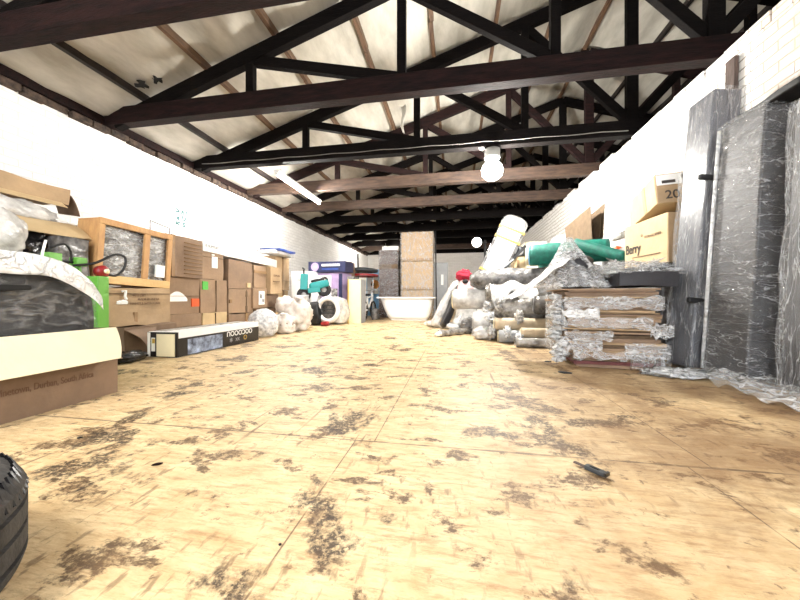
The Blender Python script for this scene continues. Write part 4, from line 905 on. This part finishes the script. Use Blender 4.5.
# flattened cartons, film-wrapped
rs = random.Random(11); z = .004; nsh = 0
CX, CY = 1.34, 3.36
sheets = []
while z < .665:
    h = rs.choice([.011, .013, .018, .024, .03]); m = rs.choice(['card3', 'card', 'card3', 'card2', 'carddk', 'card3'])
    if z < .05: m = rs.choice(['maroon', 'card3'])
    sheets.append((z, h, m)); z += h+.0025
GP = 'flattened cartons in the film-wrapped stack'
for i, (z, h, m) in enumerate(sheets):
    tt = i/len(sheets); lb = 'flattened brown carton in the film-wrapped stack beside the dark slabs'
    if i == len(sheets)-1: lb = 'flattened carton lying topmost on the film-wrapped stack'
    if i == 0: lb = 'flattened carton at the very bottom of the film-wrapped stack'
    sx = .70+rs.uniform(-.07, .04); sy = .84+rs.uniform(-.06, .03)
    if tt < .25: sx -= .05
    sag = rs.uniform(.0, .004)
    o = MB().soft((0, 0, h/2), (sx, sy, h), 6, .0022, 6, i).build('flattened_carton', m)
    o.location = (CX+rs.uniform(-.018, .018)+(-.012 if .3 < tt else .03), CY+rs.uniform(-.015, .015), z); o.rotation_euler = (0, 0, R(-6)+rs.uniform(-.045, .045)); tag(o, lb, 'cardboard', GP)
t = thing('stretch_wrap', 'torn clear film wound around the flattened cartons', 'film', (CX, CY, 0), R(-6))
def band(z0, z1, x0, x1, seed, m, side=0):
    def fn(u, v):
        w = .014*noise.noise(Vector((u*4, v*3, seed)))+.005*noise.noise(Vector((u*9, v*8, seed*2)))
        edge = .035*noise.noise(Vector((u*6, seed*3, 1.0)))
        if side == 0: return (x0+(x1-x0)*u, -.455-abs(w), z0+(z1-z0)*v+edge*(v-.5)*2)
        return (-.385-abs(w), .42-.86*u, z0+(z1-z0)*v+edge*(v-.5)*2)
    return MB().sheet(fn, 40, 10, .0015).build('film_band', m, t, smooth=True)
band(.50, .60, -.37, .36, 1, 'film_m'); band(.42, .50, -.39, -.1, 2, 'film_w'); band(.34, .43, -.38, .28, 3, 'film_m'); band(.24, .31, -.37, .0, 4, 'film_m'); band(.13, .25, -.39, -.08, 5, 'film_m'); band(.10, .22, .08, .40, 6, 'film_m'); band(.02, .12, .12, .40, 7, 'film'); band(.27, .38, .26, .42, 8, 'film_m'); band(.08, .14, -.3, .2, 9, 'film_m')
band(.05, .62, 0, 0, 10, 'film_m', 1)
rr = random.Random(4)
for i in range(13):    # torn film wads at the hall-side end
    zz = .06+.045*i; MB().blob((-.39+rr.uniform(-.03, .02), -.42+rr.uniform(-.02, .16), zz), (rr.uniform(.04, .075), rr.uniform(.04, .09), rr.uniform(.02, .04)), .6, 4, i, flat=False, nu=18, nv=12).build('torn_film_wad', rr.choice(['film_w', 'film_m', 'film_w', 'pink' if i == 2 else 'film_w']), t, smooth=True)
tag(MB().blob((0, 0, 0), (.20, .12, .028), .7, 5, 31, nu=40, nv=20).build('film_scrap', 'film_w', smooth=True), 'crumpled clear film scrap on the floor in front of the carton stack', 'film').location = (1.66, 2.76, 0)
# film heap and foam on top of the stack
t = thing('film_heap', 'tent-shaped heap of clear film with dark foam inside, on the carton stack', 'film', (1.15, 3.44, .685))
MB().blob((.02, 0, 0), (.16, .18, .20), .3, 3, 3, pinch=.5).build('dark_contents', 'foam', t, smooth=True)
def tent(u, v):
    a = 2*PI*u; k = v; rad = .035+.27*k**1.1; w = 1+.22*noise.noise(Vector((math.cos(a)*2, math.sin(a)*2, 3)))+.12*math.sin(a*7+k*2)*k+.07*math.sin(a*13)
    return (rad*w*math.cos(a)*1.05-.04*(1-k), rad*w*math.sin(a), .50*(1-k)**1.0+.004+.02*noise.noise(Vector((math.cos(a)*3, math.sin(a)*3, k*4)))*(1-k))
MB().sheet(tent, 90, 24, .002).build('film_tent', 'film_m', t, smooth=True)
MB().sheet(lambda u, v: (-.10-.52*v, -.28+.5*u, .28*(1-v)**1.6-.10*v*v+.03*noise.noise(Vector((u*5, v*5, 2)))), 24, 24, .002).build('film_tail', 'film_w', t, smooth=True)
t = thing('foam_block', 'dark grey foam block under loose film, on the carton stack near the slabs', 'foam', (1.60, 3.17, .685), R(-6))
MB().soft((0, 0, .065), (.42, .42, .125), 7, .015, 4, 3).build('foam_body', 'foam', t)
MB().blob((-.04, .06, .09), (.30, .24, .075), .7, 5, 7, nu=48, nv=28).build('crumpled_film', 'film_m', t, smooth=True)
t = thing('dark_bag', 'dark crumpled bag at the right end of the foam block', 'bag', (1.78, 3.26, .70)); MB().blob((0, 0, 0), (.10, .12, .10), .4, 4, 9).build('bag_body', 'greywrap', t, smooth=True); MB().blob((0, 0, -.005), (.125, .14, .12), .5, 5, 10).build('film_cover', 'film', t, smooth=True)
# block beneath printed cartons
tag(MB().soft((0, 0, .465), (.50, .85, .93), 8, .015, 3, 5).build('wrapped_block', 'greywrap', smooth=True), 'grey wrapped block under the carton printed Berry', 'block').location = (2.22, 3.95, 0)
t = thing('printed_carton', 'tan carton printed Berry, standing above the wrapped foam', 'box', (2.20, 3.82, .935), R(3))
MB().soft((0, 0, .24), (.42, .70, .48), 6, .006, 3, 5).build('carton_body', 'card4', t, bevel=.005)
MB().ab((-.205, -.358, .003), (.205, -.345, .477)).build('end_panel', 'card2', t)
text('Berry', .15, 'ink', t, FNX(-.2165, .19, .20), sx=.8); text('STORAGE SERIES', .035, 'browni', t, FNX(-.2165, -.14, .30)); MB().ab((-.217, -.25, .10), (-.205, .2, .108)).build('print_line', 'browni', t); text('o', .06, 'browni', t, FNX(-.2165, .03, .33))
t = thing('printed_carton', 'tilted tan carton with a white shipping label, topmost on the Berry carton', 'box', (2.165, 3.80, 1.455), 0, rot=(R(-9), R(-2), R(-7)))
MB().soft((0, 0, .16), (.36, .66, .30), 6, .006, 3, 6).build('carton_body', 'card4', t, bevel=.005); MB().ab((-.175, -.338, .012), (.175, -.322, .308)).build('end_panel', 'card2', t)
MB().ab((-.17, -.345, .19), (.10, -.33, .295)).build('shipping_label', 'paper', t); MB().ab((-.13, -.348, .205), (-.02, -.34, .235)).build('barcode', 'ink', t); text('20.', .12, 'ink', t, FY(-.04, -.3405, .085)); MB().ab((.03, -.349, .24), (.07, -.34, .28)).build('handwritten_mark', 'ink', t)
MB().ab((-.184, -.1, .02), (-.175, -.04, .3)).build('tape', 'tapec', t)
# folded U of cardboard on the wall side
t = thing('folded_cardboard', 'folded brown cardboard sheet standing open like a U by the right wall', 'cardboard', (1.95, 4.84, 1.375), R(4))
def ufn(u, v):
    s = (u-.5)*2; y = .0+.85*v
    if abs(s) < .3: x = .07*math.sin(s/.3*PI/2); zz = .07-.07*math.cos(s/.3*PI/2)
    else: x = math.copysign(.07+.03*(abs(s)-.3), s); zz = .07+(abs(s)-.3)/.7*(.42-.12*v+(.03 if s > 0 else 0))
    return (x, y, zz)
MB().sheet(ufn, 40, 8, .007).build('cardboard_sheet', 'carddk', t)
MB().sheet(lambda u, v: (.035+.02*u, .02+.8*v, .05+.36*u), 4, 6, .006).build('inner_fold', 'carddk', t)
tag(MB().soft((0, 0, .68), (.42, .34, 1.36), 8, .03, 3, 15).build('white_bale', 'whitewrap', smooth=True), 'white wrapped bale at the wall under the folded cardboard', 'bale').location = (2.26, 5.12, 0)
t = thing('plastic_bag', 'white plastic bag with red print on the right wall side, near the Berry carton', 'bag', (2.14, 4.55, 1.035)); MB().blob((0, 0, 0), (.17, .20, .17), .3, 3, 19).build('bag_body', 'whitewrap', t, smooth=True); MB().blob((-.12, -.09, .16), (.05, .07, .05), .4, 4, 12, flat=False).build('red_print', 'orange', t, smooth=True)
tag(MB().soft((0, 0, .51), (.44, .3, 1.02), 7, .02, 3, 25).build('white_block', 'whitewrap', smooth=True), 'white wrapped block standing under the red-printed bag', 'block').location = (2.25, 4.55, 0)

# dark slabs leaning on the right wall
def slab(label, p, rot, d, m, seed, fm='film_v', fam=.018, seam=True):
    t = thing('wrapped_slab', label, 'upholstered panel', p, rot=rot, group='film-wrapped dark slabs leaning on the right wall')
    MB().soft((0, 0, d[2]/2), d, 8, .008, 3, seed).build('slab_body', m, t, bevel=.012)
    MB().soft((0, 0, d[2]/2), (d[0]+.035, d[1]+.035, d[2]+.02), 26, fam, 5, seed+3).build('film_wrap', fm, t, smooth=True)
    return t
t = slab('narrow blue-grey slab with two black straps, farthest of the wrapped slabs', (1.96, 3.08, .02), (R(-1), R(5.5), R(4)), (.21, .26, 2.28), 'bluegrey', 3)
for z in (.52, 1.52): MB().ab((-.17, -.155, z), (.04, -.12, z+.045)).build('strap_handle', 'blackm', t, bevel=.012)
t = slab('wide charcoal slab, middle of the wrapped slabs', (2.05, 2.70, .02), (R(-1), R(4.6), R(4)), (.24, .33, 1.90), 'foam', 7, 'film_s')
MB().tube([(-.14, .17, .02), (-.143, .17, 1.0), (-.14, .17, 1.88)], .012, 8).build('film_seam', 'film_w', t, smooth=True)
t = slab('charcoal slab at the right edge, nearest of the wrapped slabs', (2.15, 2.18, .02), (R(-1), R(3.6), R(3)), (.26, .42, 1.80), 'foam', 11)
tag(MB().sheet(lambda u, v: (-.15+.36*v+.05*noise.noise(Vector((u*5, v*4, 1))), -.5+1.0*u, .03+.05*noise.noise(Vector((u*9, v*6, 5)))+.04*v), 50, 16, .002).build('film_scrap', 'film_m', smooth=True), 'crumpled clear film trailing on the floor at the foot of the slabs', 'film').location = (1.86, 2.33, 0)
# plank leaning on the wall
tag(MB().soft((0, 0, 1.37), (.035, .10, 2.74), 5, .006, 3, 3).build('leaning_plank', 'postw', bevel=.004), 'weathered brown plank standing against the right wall behind the slabs', 'plank')
o = bpy.data.objects['leaning_plank']; o.location = (2.42, 3.36, .01); o.rotation_euler = (0, R(1.0), 0)
tag(MB().soft((0, 0, .02), (.24, .52, .04), 7, .02, 4, 8).build('dark_sheet', 'blackm', smooth=True), 'black plastic folded over the top of the nearest slabs', 'plastic').location = (2.22, 2.56, 1.925)

# small things on the floor
p = base(590, 471)
t = thing('utility_knife', 'small black and grey cutter knife lying on the floor, right of centre', 'knife', (p.x, p.y, .004), R(-48))
MB().soft((.02, 0, .007), (.07, .024, .014), 6, .001, 6, 3, round_=.2).build('handle', 'dgrey', t, smooth=True, bevel=.001); MB().ab((-.055, -.007, .003), (-.014, .006, .006)).build('blade', 'postw', t); MB().ab((.0, -.006, .0135), (.03, .004, .0165)).build('slider', 'black', t, bevel=.001); MB().ab((.05, -.013, .003), (.057, .013, .0155)).build('end_cap', 'black', t)
def chip(px, py, r, m, lb, seed, rz=0, nm='debris_chip'):
    p = base(px, py); o = MB().blob((0, 0, 0), r, .3, 3, seed, nu=14, nv=8).build(nm, m, smooth=True); o.location = (p.x, p.y, 0); o.rotation_euler = (0, 0, rz); tag(o, lb, 'debris')
chip(157, 465, (.017, .007, .004), 'dark2', 'dark flat chip on the floor, left of centre', 3, .6)
chip(80, 438, (.012, .009, .003), 'black', 'small black fleck on the floor near the foreground carton', 4)
chip(565, 373, (.05, .03, .006), 'dgrey', 'flat dark scrap on the floor in front of the flattened cartons', 5, -.3)
chip(548, 362, (.03, .02, .006), 'blackm', 'black scrap on the floor at the left foot of the flattened cartons', 6)
chip(280, 545, (.004, .004, .002), 'black', 'tiny black speck on the long plywood joint in the foreground', 6)
# ================================================================ camera, light, view
cam = bpy.data.cameras.new('camera'); cam.sensor_width = 36; cam.lens = F*36/800; cam.clip_start = .02
cam.shift_y = -3/800
co = bpy.data.objects.new('camera', cam); col.objects.link(co); co.location = (0, 0, CH); co.rotation_euler = (R(90), 0, YAW)
bpy.context.scene.camera = co
w = bpy.data.worlds.new('sky'); bpy.context.scene.world = w; w.use_nodes = True
bg = w.node_tree.nodes['Background']; bg.inputs[0].default_value = (.86, .92, 1, 1); bg.inputs[1].default_value = 1.3
s = bpy.context.scene
s.view_settings.view_transform = 'Standard'; s.view_settings.look = 'None'; s.view_settings.exposure = 2.25; s.view_settings.gamma = 1
s.view_settings.use_curve_mapping = False
